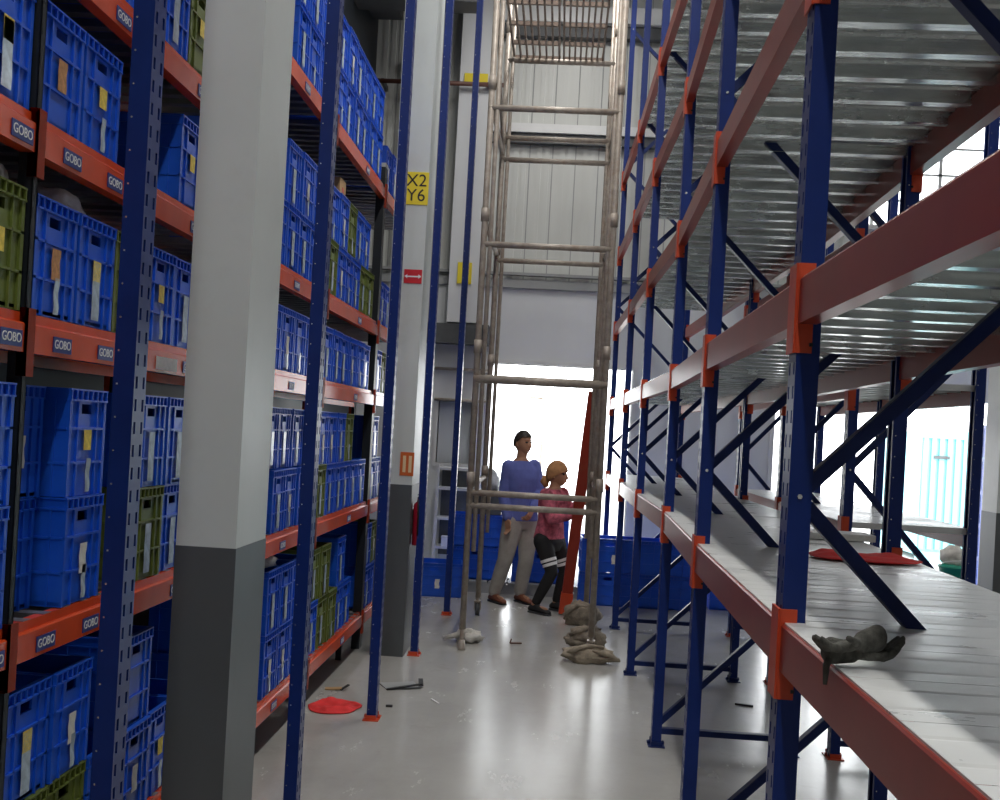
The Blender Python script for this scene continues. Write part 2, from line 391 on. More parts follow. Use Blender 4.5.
def deck_mesh(L, W, n, m):
    """n galvanised pans laid side by side along Y, each with folded lips and stiffening grooves; top at z = 0."""
    b = MB(); p = L/n
    for i in range(n):
        y0 = i*p+0.001; y1 = (i+1)*p-0.001
        ys = [y0, y0+p*0.22, y0+p*0.26, y0+p*0.30, y0+p*0.66, y0+p*0.70, y0+p*0.74, y1]
        g_ = 0.006 if m is M['galv'] else 0.0014; zs = [0, 0, -g_, 0, 0, -g_, 0, 0]
        for k in range(7):
            b.quad((0, ys[k], zs[k]), (W, ys[k], zs[k]), (W, ys[k+1], zs[k+1]), (0, ys[k+1], zs[k+1]))
        for y, t in ((y0, 0.02), (y1, -0.02)):
            b.quad((0.02, y, 0), (W-0.02, y, 0), (W-0.02, y, -0.034), (0.02, y, -0.034)); b.quad((0.02, y, -0.034), (W-0.02, y, -0.034), (W-0.02, y+t, -0.034), (0.02, y+t, -0.034))
    for x in (0.0, W-0.001): b.box(x, x+0.001, 0.002, L-0.002, -0.010, -0.0005)
    return b.mesh('deck', [m])

ZT_ = lambda v: CH - v*U            # height of a level given in rack pitches below the eye
FR = [ZT_(2.0), ZT_(0.144), ZT_(-1.716), ZT_(-3.57), ZT_(-5.42)]
BK = [ZT_(1.08), ZT_(-0.785), ZT_(-2.64), ZT_(-4.5)]
def brace_set(parent, fx, bx, y, ztop=PH):
    def seg(p, q):
        MB().channel(p, q, 0.03, 0.038, 0.004, up=(0,1,0)).build('brace', M['bluebrace'], parent)
    seg((fx, y, FR[0]-0.03), (bx, y, FR[0]-0.03))
    for i in range(4):
        seg((fx, y, FR[i]), (bx, y, BK[i])); seg((bx, y, BK[i]), (fx, y, FR[i+1]))
        MB().tube((fx-0.001, y-0.042, FR[i+1]), (fx-0.001, y-0.037, FR[i+1]), 0.006, 6).build('bolt', M['galv'], parent)
Rack = dict
LV = [0.51, -0.48, -1.48, -2.48, -3.48]

# right row -----------------------------------------------------------------
YP = [z*K for z in (0.89, 2.94, 5.0, 7.05, 9.1, 11.2, 13.4)]
XP = [v*U for v in (0.69, 0.694, 0.73, 0.785, 0.75, 0.725, 0.68)]
DEP = 0.92*U
rr = thing('pallet_rack', 'long blue and red empty pallet rack with galvanised decks along the aisle', 'rack')
for i, (x, y) in enumerate(zip(XP, YP)):
    for xx, me in ((x, POSTM), (x+DEP, POSTL)):
        p = link('post', me, rr, (xx, y, 0.0)); link('foot_plate', FOOTB, p)
    brace_set(rr, x, x+DEP, y)
def span_beam(parent, pa, pb, z, m, face, con, gap=0.041):
    """A beam from point pa to pb (front faces of two posts) with its two hooked connectors."""
    pa, pb = Vector((*pa, z)), Vector((*pb, z)); d = pb-pa; L = d.length
    o = link('beam', beam_mesh(L-2*gap, m, face=face, plain=m is M['redbeam']), parent)
    a = math.atan2(-d.x, d.y); o.rotation_euler = (0, 0, a); o.location = pa + d.normalized()*gap
    for q in ((0.0, L) if con else ()):
        c = link('end_connector', con, o, (face*0.002, q-gap, 0))
    return o
for i in range(6):
    L = YP[i+1]-YP[i]
    for v in LV:
        z = ZT_(v)
        xo = PW/2+0.001
        span_beam(rr, (XP[i]-xo, YP[i]), (XP[i+1]-xo, YP[i+1]), z, M['redbeam'], -1, CONM)
        span_beam(rr, (XP[i]+DEP+xo, YP[i]), (XP[i+1]+DEP+xo, YP[i+1]), z, M['redbeam'], 1, CONP)
        if i == 5 and v != LV[0] and v != LV[1]: continue
        o = link('deck', deck_mesh(L-0.004, DEP+0.040, 6 if v > 0 else 8, M['galvlow'] if v > 0 else M['galv']), rr, (XP[i]-0.020, YP[i]+0.002, z+0.0045))
        o.rotation_euler = (0, 0, math.atan2(-(XP[i+1]-XP[i]), L))

w_ = lump('foot_wrap', (XP[4]-0.02, YP[4]-0.02, 0.04), (0.09, 0.075, 0.06), M['black'], None, None, 21, 0.25, parent=rr, flat=0.04) if False else None
# second row on the right, back to back with the first ------------------------
X2 = 2.01*U; D2R = 0.85*U
r2 = thing('pallet_rack', 'second empty blue rack behind the long right rack, before the bright far doorway', 'rack')
for y in YP[3:6]:
    for xx, me in ((X2, POSTM), (X2+D2R, POSTL)):
        p = link('post', me, r2, (xx, y, 0)); link('foot_plate', FOOT, p)
    brace_set(r2, X2, X2+D2R, y)
for i in (3, 4):
    for v in LV[:4]:
        z = ZT_(v); xo = PW/2+0.001
        span_beam(r2, (X2-xo, YP[i]), (X2-xo, YP[i+1]), z, M['redbeam'], -1, CONM)
        span_beam(r2, (X2+D2R+xo, YP[i]), (X2+D2R+xo, YP[i+1]), z, M['redbeam'], 1, None)
        if v in LV[:2]: link('deck', deck_mesh(YP[i+1]-YP[i]-0.004, D2R+0.036, 8, M['galvlow']), r2, (X2-0.018, YP[i]+0.002, z+0.0045))

# loose front uprights on the left --------------------------------------------
lab = ['thick blue perforated upright nearest the camera, left of the near column', 'blue upright just right of the near grey and white column',
       'blue upright between black post and column with yellow sign', 'blue upright standing just right of the yellow-signed column', 'farthest blue upright, beside the scaffold tower']
for (x, z), l in zip(((-1.335, 3.03), (-1.265, 5.06), (-1.245, 7.2), (-1.245, 9.3), (-1.18, 11.4)), lab):
    t = thing('rack_upright', l, 'upright', (x*U, z*K, 0), 'blue uprights along the left side of the aisle')
    link('post', POSTL, t); link('foot_plate', FOOT, t)

# ------------------------------------------------------------------ left rack
XF = -1.77*U
lv = {'a3': -2.25, 'a2': -1.596, 'a': -0.957, 'b': -0.30, 'c': 0.743, 'd': 1.79}
QZ = [1.17, 3.225, 5.28, 7.335, 9.42, 11.5]
LD = 0.48
lr = thing('storage_rack', 'loaded rack of orange beams and dark posts holding rows of plastic crates', 'rack')
lr_beam = {}
bays = [['a', 'b', 'c', 'd'], ['a3', 'a2', 'a', 'b', 'c', 'd'], ['a3', 'a', 'b', 'c', 'd'], ['a3', 'a', 'b', 'c', 'd'], ['a3', 'a', 'b', 'c', 'd']]
for z in QZ:
    for xx in (XF-0.026, XF-LD-PW/2):
        thick = z == QZ[4] and xx > XF-0.2
        p = link('post', POSTE if thick else POSTD, lr, (xx - (0.012 if thick else 0), z*K, 0))
def slat_mesh(L):
    b = MB(); n = 14
    for i in range(n):
        y = L*(i+0.5)/n; b.box(0, LD+0.02, y-0.022, y+0.022, -0.025, 0)
    return b.mesh('deck', [M['slat']])
LOGO = text_mesh('GOBO', 0.034, M['white'], 'lettering')
LP = MB().box(-0.001, 0.0015, -0.055, 0.055, -0.021, 0.021).mesh('logo_plate', [M['logo']])
PLB = MB().box(-0.001, 0.0012, -0.10, 0.10, -0.022, 0.022).mesh('paper_strip', [M['paper']])
def plate(o, y, z):
    p = link('logo_plate', LP, o, (0.002, y, z))
    t = link('lettering', LOGO, p, (0.0018, 0, 0)); t.rotation_euler = (R(90), 0, R(90))
for i, ls in enumerate(bays):
    ya, yb = QZ[i]*K, QZ[i+1]*K
    for k in ls:
        z = ZT_(lv[k])
        o = span_beam(lr, (XF, ya), (XF, yb), z, M['orange'], 1, CONL, 0.02)
        span_beam(lr, (XF-LD-PW, ya), (XF-LD-PW, yb), z, M['orange'], -1, CONK, 0.02)
        link('deck', slat_mesh(yb-ya-0.1), lr, (XF-LD-0.035, ya+0.05, z+0.001))
        if i == 0: plate(o, 1.66, -0.07)
        if i == 1:
            plate(o, 0.17, -0.07); plate(o, 0.46, -0.07); plate(o, 1.2, -0.07)
            if k == 'b': link('paper_strip', PLB, o, (0.002, 0.98, -0.07))
        if i in (2, 3): plate(o, 1.0, -0.07)
MB().box(XF-0.1, XF-0.06, 8.9*K-0.02, 8.9*K+0.02, 0, ZT_(1.79)-0.104).build('support_leg', M['darkpost'], lr)
struct('trim_8', MB().box(XL, XF-0.62, 6.0, YF-0.3, 6.2, 6.3), M['steel_dark'])

# ------------------------------------------------------------------ crates
def crate_meshes(w, d, h, m):
    """Front wall faces +X; returns shell and rim meshes, base centred on the origin."""
    t = 0.008; hx, hy = d/2, w/2
    b = MB()
    b.box(-hx, hx, -hy, hy, 0.004, 0.014)
    hz0, hz1, hw = h*0.77, h*0.86, min(0.04, w*0.13)
    for sx in (1, -1):
        xa, xb = (hx-t, hx) if sx > 0 else (-hx, -hx+t)
        b.box(xa, xb, -hy, hy, 0, hz0); b.box(xa, xb, -hy, hy, hz1, h); b.box(xa, xb, -hy, -hw, hz0, hz1); b.box(xa, xb, hw, hy, hz0, hz1)
    for sy in (1, -1):
        ya, yb = (hy-t, hy) if sy > 0 else (-hy, -hy+t); b.box(-hx+t, hx-t, ya, yb, 0, h)
    e = 0.007
    for z in (0.30*h, 0.62*h):                        # level ribs
        b.box(-hx-e, hx+e, -hy-e*0.4, hy+e*0.4, z, z+0.006) if False else None
        for sx in (1, -1): b.box(*sorted((sx*hx, sx*(hx+e))), -hy, hy, z, z+0.007)
        for sy in (1, -1): b.box(-hx, hx, *sorted((sy*hy, sy*(hy+0.004))), z, z+0.007)
    for sx in (1, -1):                                # upright ribs, corner pillars
        for y, ww in ((-hy+0.008, 0.016), (hy-0.008, 0.016), (-hy*0.52, 0.006), (hy*0.52, 0.006)):
            b.box(*sorted((sx*hx, sx*(hx+e))), y-ww/2, y+ww/2, 0.0, h-0.035)
    for sy in (1, -1):
        for k in range(5):
            x = -hx+d*(k+0.5)/5; b.box(x-0.003, x+0.003, *sorted((sy*hy, sy*(hy+0.004))), 0.0, h-0.035)
    shell = b.mesh('shell', [m])
    r = MB(); g = 0.010
    for z in (h-0.036, h-0.005):
        r.box(hx, hx+g, -hy-0.003, hy+0.003, z, z+0.005); r.box(-hx-g, -hx, -hy-0.003, hy+0.003, z, z+0.005)
        r.box(-hx, hx, hy, hy+0.0045, z, z+0.005); r.box(-hx, hx, -hy-0.0045, -hy, z, z+0.005)
    n = max(6, int(w/0.035))
    for k in range(n+1):
        y = -hy+0.003+(w-0.006)*k/n
        for sx in (1, -1): r.box(*sorted((sx*hx, sx*(hx+g))), y-0.0025, y+0.0025, h-0.036, h)
    return shell, r.mesh('rim', [m])
CW, CD, CHT = 0.250, 0.38, 0.315
CR = {'B': crate_meshes(CW, CD, CHT, M['cratb']), 'G': crate_meshes(CW, CD, CHT, M['cratg'])}
def strip(w, h, m, name, wob=0.0):
    b = MB(); n = 5
    for i in range(n):
        z0, z1 = -h/2+h*i/n, -h/2+h*(i+1)/n; o0, o1 = wob*math.sin(i*1.7), wob*math.sin((i+1)*1.7)
        b.quad((0, -w/2+o0, z0), (0, w/2+o0*1.5, z0), (0, w/2+o1*1.5, z1), (0, -w/2+o1, z1))
        b.quad((-0.001, -w/2+o0, z0), (-0.001, -w/2+o1, z1), (-0.001, w/2+o1*1.5, z1), (-0.001, w/2+o0*1.5, z0))
    return b.mesh(name, [m])
TG = {'y': (strip(0.05, 0.06, M['tagy'], 'tag'), 0.165), 'n': (strip(0.05, 0.085, M['tagb'], 'tag', 0.002), 0.145),
      'w': (strip(0.045, 0.09, M['paper'], 'tag', 0.003), 0.13), 't': (strip(0.05, 0.17, M['palegrey'], 'pale_streak', 0.0015), 0.105),
      's': (strip(0.028, 0.10, M['palegrey'], 'pale_streak', 0.003), 0.06)}
names = {'y': 'yellow tag', 'n': 'brown tag', 'w': 'white paper tag', 't': 'long pale streak', 's': 'short pale streak'}
SKIP = {(0,'a',0,4), (0,'b',0,4), (0,'c',0,4), (0,'c',1,4), (0,'d',0,4), (0,'d',0,5), (0,'d',1,4), (0,'d',1,5), (1,'a2',0,0), (1,'a2',0,5), (1,'a',0,5),
        (1,'b',0,5), (1,'c',0,5), (1,'c',1,5), (2,'a3',0,1), (2,'a3',0,2), (2,'a3',1,1), (2,'a3',1,2), (2,'a',1,2), (2,'b',0,1), (2,'c',0,1), (2,'c',0,2), (2,'c',1,1), (2,'d',0,2), (2,'d',1,2)}   # wholly hidden
def crate(kind, x, y, z, tags, label, group, rz=0.0, key=None):
    if key in SKIP: return None
    t = thing('crate', label, 'crate', (x, y, z), group, rz)
    sh, ri = CR[kind]
    s = link('shell', sh, t); link('rim', ri, s)
    for c in tags:
        me, zz = TG[c]; link(me.name.split('.')[0], me, t, (CD/2+0.0085, 0.0 if c != 's' else 0.012, zz if len(tags) == 1 or c in 'yw' and zz > 0.12 or c == 'n' else zz))
    return t
LAY = {  # bay -> level -> rows from the bottom
 0: {'a': ['....BB'], 'b': ['....GG'], 'c': ['....BB', '....BB'], 'd': ['....GB', '....BB']},
 1: {'a2': ['BBBBGB'], 'a': ['BB..BB'], 'b': ['BBGBBB'], 'c': ['BB.GBB', 'BB.BBB'], 'd': ['GGBBBB', 'BB.B..']},
 2: {'a3': ['.BGBBB', '.BGBBB'], 'a': ['.BBBBB', '.BGBBB'], 'b': ['.BBBBB'], 'c': ['.BGBBB', '.B.BBB'], 'd': ['.BBBBB', '.BBBBB']},
 3: {'a3': ['BBBBBB', 'BBBBBB'], 'a': ['GBBBGG', 'BBGBB.'], 'b': ['BBBBBB'], 'c': ['GBBBBB', 'BBBG..'], 'd': ['BGGBB.', 'GG.B..']},
 4: {'a3': ['BB....'], 'a': ['BB....'], 'b': ['BG....'], 'c': ['BB....', 'B.....'], 'd': ['BB....', 'BG....']},
}
bayname = {0: 'bay at the photo\'s left edge', 1: 'bay before the near column', 2: 'bay behind the near column', 3: 'bay before the black post', 4: 'bay beyond the black post'}
shelf = {'a3': 'top shelf', 'a2': 'shelf above eye-high shelf', 'a': 'fourth shelf', 'b': 'third shelf', 'c': 'second shelf', 'd': 'lowest shelf'}
for k in shelf: shelf[k] = {'a3': 'topmost', 'a2': 'extra upper', 'a': 'fourth', 'b': 'third', 'c': 'second', 'd': 'lowest'}[k] + ' shelf'
ordn = ['first', 'second', 'third', 'fourth', 'fifth', 'sixth']
TAGS = {(1,'a',0,0): 'n', (1,'a',0,1): 'ys', (0,'a',0,5): 'yt', (1,'b',0,0): 'ns', (1,'b',0,1): 'yt', (1,'b',0,4): 't', (1,'c',1,1): 'ys', (1,'c',0,1): 'ws',
        (1,'c',1,4): 't', (1,'c',1,3): 't', (1,'c',0,4): 't', (1,'c',0,3): 't', (1,'d',1,0): 'yt', (1,'d',1,1): 'ws', (0,'b',0,5): 'y', (1,'a',0,4): 'y', (1,'a2',0,4): 'y'}
rnd = random.Random(3)
for bay, d in LAY.items():
    start = QZ[bay]*K + {0: 0.165, 4: 0.06}.get(bay, 0.028)
    for lev, rows in d.items():
        for r, row in enumerate(rows):
            for s_, ch in enumerate(row):
                if ch == '.': continue
                y = start + 0.266*s_ + CW/2
                x = XF - CD/2 - 0.02 - rnd.choice((0.0, 0.0, 0.005, 0.01))
                if (bay, lev, r) == (1, 'c', 0) or (bay, lev, r) == (1, 'c', 1):
                    if s_ == 0: x -= 0.07; 
                    if s_ == 1: y += 0.012
                if (bay, lev, r) == (2, 'c', 1): x -= 0.05
                tg = TAGS.get((bay, lev, r, s_))
                if tg is None: tg = rnd.choice(['t', 's', '', 'w', 't', 'ys']) if bay < 2 else rnd.choice(['t', 't', 't', 's', 'ws', 't'])
                cn = ('blue' if ch == 'B' else 'olive green') + {'y': ' yellow-tagged', 'n': ' brown-tagged', 'w': ' paper-tagged', 't': ' tape-streaked', 's': ' tape-streaked'}.get(tg[:1], '')
                nth = sum(1 for q in range(s_) if row[q] != '.' and (bay, lev, r, q) not in SKIP)
                rown = (', upper row' if r else ', lower row') if len(rows) > 1 else ''
                l = f"{cn} crate, {ordn[nth]} along{rown}, {shelf[lev]} of {bayname[bay]}"
                crate(ch, x, y, ZT_(lv[lev]) + 0.003 + r*(CHT+0.002), tg, l, f"{'blue' if ch == 'B' else 'green'} crates on the left rack", rnd.uniform(-0.01, 0.01), (bay, lev, r, s_))

# things lying on crates
def lump(name, c, rad, m, label, cat, seed, amp=0.3, group=None, freq=2.6, flat=None, parent=None, nu=22, nv=14):
    o = MB().blob((0, 0, 0), rad, seed, amp, nu=nu, nv=nv, freq=freq, flat=flat).build(name, m, parent, True); o.location = c
    if parent is None: tag(o, label, cat, group)
    return o
zb = ZT_(lv['b']) + CHT
lump('plastic_bag', (XF-0.13, QZ[1]*K+0.33, zb+0.022), (0.09, 0.12, 0.055), M['plastic'], 'crumpled grey plastic bag on crates, third shelf before the near column', 'bag', 1, flat=0.018)
lump('plastic_bag', (XF-0.13, QZ[0]*K+1.66, zb+0.022), (0.08, 0.09, 0.05), M['plastic'], 'grey plastic bag on the green crate at the photo\'s left edge', 'bag', 2, flat=0.018)
zd2 = ZT_(lv['d']) + 2*CHT
lump('plastic_bag', (XF-0.12, QZ[2]*K+1.05, zd2+0.022), (0.08, 0.13, 0.06), M['plastic'], 'pale plastic bag on stacked blue crates, lowest shelf behind near column', 'bag', 3, flat=0.016)
za2 = ZT_(lv['a']) + 2*CHT + 0.006
bx = thing('cardboard_box', 'small brown cardboard box on upper crates before the black post', 'box', (XF-0.15, 7.95*K, za2))
MB().box(-0.09, 0.09, -0.09, 0.09, 0, 0.13).box(-0.092, 0.092, -0.012, 0.012, 0.128, 0.132).build('carton', M['card'], bx)
MB().box(0.09, 0.092, -0.02, 0.02, 0.05, 0.08).build('mark', M['signred'], bx)

# ------------------------------------------------------------------ columns
def column(name, x0, x1, y0, y1, zs, label=None):
    t = MB().box(x0, x1, y0, y1, zs, ZT); o = struct(name, t, M['colw'])
    g = MB().box(x0-0.002, x1+0.002, y0-0.002, y1+0.002, 0, zs).build('column_base', M['colg'], o); return o
zg = ZT_(0.555)
column('column', -1.572*U, -1.318*U, 4.10*K, 4.52*K, zg)
column('column.001', -1.64*U, -1.335*U, 9.16*K, 9.62*K, zg)
column('column.002', 4.36*U, 4.78*U, 10.15*K, 10.5*K, zg)
cx0, cx1, cy = -1.64*U, -1.335*U, 9.16*K
def on_col(px, py): p = at(px, py, cy); return p
p = on_col(416.5, 188.5)
s = thing('column_sign', 'square yellow sign reading X2 Y6 on the second column', 'sign', (p.x, cy-0.004, p.z))
MB().box(-0.088, 0.088, -0.002, 0.003, -0.118, 0.118).build('plate', M['yellow'], s)
tx = link('lettering', text_mesh('X2\nY6', 0.125, M['black'], 'lettering'), s, (0.0, -0.003, 0.0)); tx.rotation_euler = (R(90), 0, 0)
p = on_col(413, 276.5)
s = thing('column_sign', 'small red sign with white marks below the yellow column sign', 'sign', (p.x, cy-0.004, p.z))
MB().box(-0.065, 0.065, -0.002, 0.003, -0.05, 0.05).build('plate', M['signred'], s)
b = MB(); b.box(-0.04, 0.04, -0.004, -0.002, -0.006, 0.004)
b.quad((-0.062,-0.004,0), (-0.04,-0.004,-0.016), (-0.04,-0.004,0.016)); b.quad((0.062,-0.004,0), (0.04,-0.004,0.016), (0.04,-0.004,-0.016))
b.build('arrow_mark', M['white'], s)
p = on_col(407, 464)
s = thing('column_sign', 'small orange plate with two upright bars on the second column', 'sign', (p.x, cy-0.004, p.z))
MB().box(-0.05, 0.05, -0.002, 0.003, -0.085, 0.085).build('plate', M['signor'], s)
MB().box(-0.03, -0.008, -0.004, -0.002, -0.06, 0.06).box(0.012, 0.034, -0.004, -0.002, -0.06, 0.06).build('bar_mark', M['cream'], s)
# hose pipe / extinguisher on the aisle side of the second column
e = thing('wall_mounted_extinguisher', 'small red fire extinguisher hung on the side of the second column', 'extinguisher', (cx1+0.044, 9.30*K, 0.80)); e.scale = (0.66, 0.66, 0.75)
MB().lathe((0,0,0), [(0.05,0),(0.058,0.01),(0.058,0.36),(0.05,0.40),(0.02,0.43),(0.02,0.46)], 16).build('cylinder_body', M['extred'], e, True)
MB().box(-0.012, 0.012, -0.05, 0.03, 0.46, 0.475).box(-0.012, 0.012, -0.05, 0.03, 0.49, 0.50).build('handle', M['black'], e)
MB().path([(0,-0.02,0.46),(0,-0.07,0.44),(0.01,-0.075,0.3),(0.01,-0.068,0.1)], 0.009).build('hose', M['black'], e, True)
MB().box(-0.064, -0.058, -0.02, 0.02, 0.1, 0.35).build('wall_bracket', M['black'], e)

# ------------------------------------------------------------------ scaffold tower
sx0, sx1, sy0, sy1 = -0.835*U, 0.405*U, 9.62*K, 11.45*K
sc = thing('scaffold_tower', 'tall rusty grey tube scaffold tower on the aisle before the bright doorway', 'scaffold')
TR = 0.024
top = 6.3
for x in (sx0, sx1):
    for y in (sy0, sy1):
        o = MB().tube((x, y, 0.16), (x, y, top), TR, 12).build('leg', M['scaf'], sc, True)
        for z in (1.3, 2.3, 3.3, 4.3, 5.3): MB().tube((x, y, z-0.05), (x, y, z+0.05), TR+0.007, 12).build('coupler', M['scaf'], o, True)
        dx = 0.034 if x > 0 else 0.05
        x2 = x + (-dx if x > 0 else dx)
        MB().tube((x2, y, 0.75), (x2, y, top-0.05), TR*0.75, 10).build('ladder_tube', M['scaf'], sc, True)
heights = [ZT_(0.62), ZT_(0.745), ZT_(-0.48), ZT_(-1.78), ZT_(-3.10), ZT_(-3.35)]
for z in heights:
    for y in (sy0, sy1):
        if z in heights[:3] and y == sy1 or z == heights[5] and y == sy0: continue
        if z == heights[3] and y == sy1: z = ZT_(-1.94)
        MB().tube((sx0-0.02, y, z), (sx1+0.02, y, z), TR if z != heights[2] else 0.034, 10).build('crossbar', M['scaf'], sc, True)
    if z not in (heights[1], heights[5]):
        for x in (sx0, sx1): MB().tube((x, sy0, z+0.05), (x, sy1, z+0.05), TR*0.85, 10).build('side_bar', M['scaf'], sc, True)
for x in (sx0, sx1):
    for za, zb_ in ((0.4, 2.06), (2.2, 4.0), (4.2, 5.0)): MB().tube((x, sy0, zb_), (x, sy1, za), 0.014, 8).build('diagonal_brace', M['scaf'], sc, True) if za > 4 else None
# platform grating
zp = ZT_(-4.28)
for y in (sy0+0.0, sy1): MB().tube((sx0, y, zp-0.03), (sx1, y, zp-0.03), TR, 10).build('crossbar', M['scaf'], sc, True)
xm = (sx0+sx1)/2
for xa, xb in ((sx0+0.06, xm-0.02), (xm+0.02, sx1-0.12)):
    b = MB()
    for k in range(8):
        x = xa+(xb-xa)*k/7; b.box(x-0.008, x+0.008, sy0-0.05, sy1+0.05, zp, zp+0.035)
    for y in (sy0-0.05, sy0+0.35, sy0+0.8, sy0+1.25, sy1+0.05): b.box(xa-0.012, xb+0.012, y-0.014, y+0.014, zp+0.001, zp+0.034)
    b.build('platform_grating', M['rust'], sc)
# feet: base jacks and casters
def caster(x, y):
    o = MB().tube((x, y, 0.1), (x, y, 0.2), 0.016, 8).build('caster_stem', M['scaf'], sc, True)
    MB().tube((x-0.018, y+0.02, 0.062), (x+0.018, y+0.02, 0.062), 0.06, 18).build('wheel', M['steel_dark'], o, True)
    MB().box(x-0.03, x-0.024, y-0.02, y+0.04, 0.05, 0.13).box(x+0.024, x+0.03, y-0.02, y+0.04, 0.05, 0.13).box(x-0.03, x+0.03, y-0.03, y+0.04, 0.125, 0.135).build('fork', M['scaf'], o)
for x in (sx0, sx1): caster(x, sy1)
caster(sx1, sy0)
MB().tube((sx0, sy0, 0.0), (sx0, sy0, 0.2), 0.017, 10).lathe((sx0, sy0, 0), [(0.03, 0), (0.03, 0.02), (0.022, 0.08)], 12).build('base_jack', M['scaf'], sc, True)
# wrapped cloth at the feet
def bundle(name, c, rad, m, label, seed, rolls):
    t = thing(name, label, 'sack' if 'sack' in name else 'rag', c)
    lump('bundle', (0, 0, rad[2]*0.8), rad, m, None, None, seed, 0.35, parent=t, flat=rad[2]*0.8, freq=2.4)
    for k, pts in enumerate(rolls):
        MB().path(pts, [0.012, 0.02, 0.018, 0.01], 8).build('fold', m, t, True)
    return t
p = at(590, 661, 9.35*K)
bundle('jute_sack', (sx1-0.01, sy0-0.14, 0), (0.20, 0.10, 0.065), M['sack'], 'lumpy brown sack lying against the scaffold\'s near right foot', 5,
       [[(-0.17,-0.02,0.06),(-0.12,-0.08,0.10),(-0.02,-0.05,0.13),(0.1,-0.02,0.12)], [(0.02,-0.06,0.1),(0.1,-0.09,0.09),(0.16,-0.05,0.06),(0.19,0,0.04)]])
bundle('cloth_rag', (sx1-0.015, sy0+0.42, 0), (0.15, 0.12, 0.095), M['rag'], 'dark cloth rag heaped on the floor between the scaffold\'s right feet', 6,
       [[(-0.14,-0.04,0.1),(-0.08,-0.1,0.14),(0.02,-0.06,0.17),(0.1,0,0.15)], [(-0.18,-0.02,0.07),(-0.14,-0.06,0.06),(-0.08,-0.09,0.05),(0,-0.1,0.05)]])
bundle('cloth_rag', (sx1-0.04, sy1-0.16, 0), (0.16, 0.09, 0.11), M['rag'], 'brown cloth rag at the scaffold\'s far right foot by the woman', 7,
       [[(-0.15,-0.03,0.05),(-0.13,-0.07,0.12),(-0.05,-0.07,0.18),(0.06,-0.03,0.17)]])
bundle('cloth_rag', (sx0+0.02, sy0+0.33, 0), (0.11, 0.10, 0.055), M['ragw'], 'whitish cloth rag on the floor behind the scaffold\'s near left foot', 8,
       [[(-0.19,-0.03,0.02),(-0.12,-0.06,0.05),(-0.04,-0.07,0.08),(0.05,-0.03,0.09)]])

# ------------------------------------------------------------------ figures
def fused(mb, voxel, smooth=4):
    """Melt overlapping closed forms into one continuous skin."""
    me = bpy.data.meshes.new('fuse_tmp'); me.from_pydata(mb.v, [], mb.f)
    bm = bmesh.new(); bm.from_mesh(me); bmesh.ops.recalc_face_normals(bm, faces=bm.faces); bm.to_mesh(me); bm.free()
    o = bpy.data.objects.new('fuse_tmp', me); COL.objects.link(o)
    md = o.modifiers.new('r', 'REMESH'); md.mode = 'VOXEL'; md.voxel_size = voxel; md.use_smooth_shade = True
    sm = o.modifiers.new('s', 'SMOOTH'); sm.iterations = smooth; sm.factor = 0.5
    dg = bpy.context.evaluated_depsgraph_get(); dg.update()
    ev = o.evaluated_get(dg); e = ev.to_mesh()
    out = MB(); out.v = [tuple(x.co) for x in e.vertices]; out.f = [tuple(p.vertices) for p in e.polygons]; out.m = [0]*len(out.f)
    ev.to_mesh_clear(); bpy.data.objects.remove(o); bpy.data.meshes.remove(me); return out
def limb(mb, pts, rs, n=14):
    for i in range(len(pts)-1): mb.tube(pts[i], pts[i+1], rs[i], n, rs[i+1])
    for p, r in zip(pts, rs): mb.blob(p, (r, r, r), 0, 0.0, n, 8)
def loft(mb, secs, n=28):
    """secs: (centre, lateral unit vector, half width, half depth), bottom to top."""
    base = len(mb.v); L = len(secs)
    for c, l, w, d in secs:
        f = Vector((-l.y, l.x, 0))
        for k in range(n):
            t = 2*math.pi*k/n; cx_, sy_ = math.cos(t), math.sin(t)
            q = c + l*(w*math.copysign(abs(cx_)**0.85, cx_)) + f*(d*math.copysign(abs(sy_)**0.85, sy_)); mb.v.append(tuple(q))
    for i in range(L-1):
        for k in range(n): k2 = (k+1) % n; mb.f.append((base+i*n+k, base+i*n+k2, base+(i+1)*n+k2, base+(i+1)*n+k)); mb.m.append(0)
    mb.f.append(tuple(base+k for k in range(n))); mb.m.append(0); mb.f.append(tuple(base+(L-1)*n+k for k in range(n))); mb.m.append(0)
def hand(mb, wrist, d, side, curl=0.4, r=0.0082, k_=1.0):
    """Palm, four unequal bent fingers and a thumb leaving the side of the palm."""
    d = Vector(d).normalized(); sd = Vector(side); sd = (sd - d*sd.dot(d)).normalized(); pal = d.cross(sd); w = Vector(wrist)
    for o in (-0.024, -0.008, 0.008, 0.024): limb(mb, [w + sd*o*0.5, w + d*0.05*k_ + sd*o, w + d*0.09*k_ + sd*o*1.1], [0.014, 0.0145, 0.0115], 10)
    for o, L in ((0.034, 0.072), (0.0115, 0.084), (-0.0115, 0.078), (-0.034, 0.058)):
        b0 = w + d*0.092*k_ + sd*o; d1 = d*math.cos(curl) + pal*math.sin(curl); d2 = d*math.cos(curl*2.3) + pal*math.sin(curl*2.3)
        b1 = b0 + d1*L*0.5; limb(mb, [b0, b1, b1 + d2*L*0.28, b1 + d2*L*0.5], [r*1.08, r, r*0.92, r*0.75], 10)
    t0 = w + d*0.03 + sd*0.03; t1 = t0 + (d*0.6+sd*0.7+pal*0.3).normalized()*0.038; t2 = t1 + (d*0.85+sd*0.2+pal*0.4).normalized()*0.03
    limb(mb, [w + d*0.012, t0, t1, t2], [0.014, 0.014, 0.0105, 0.008], 10)
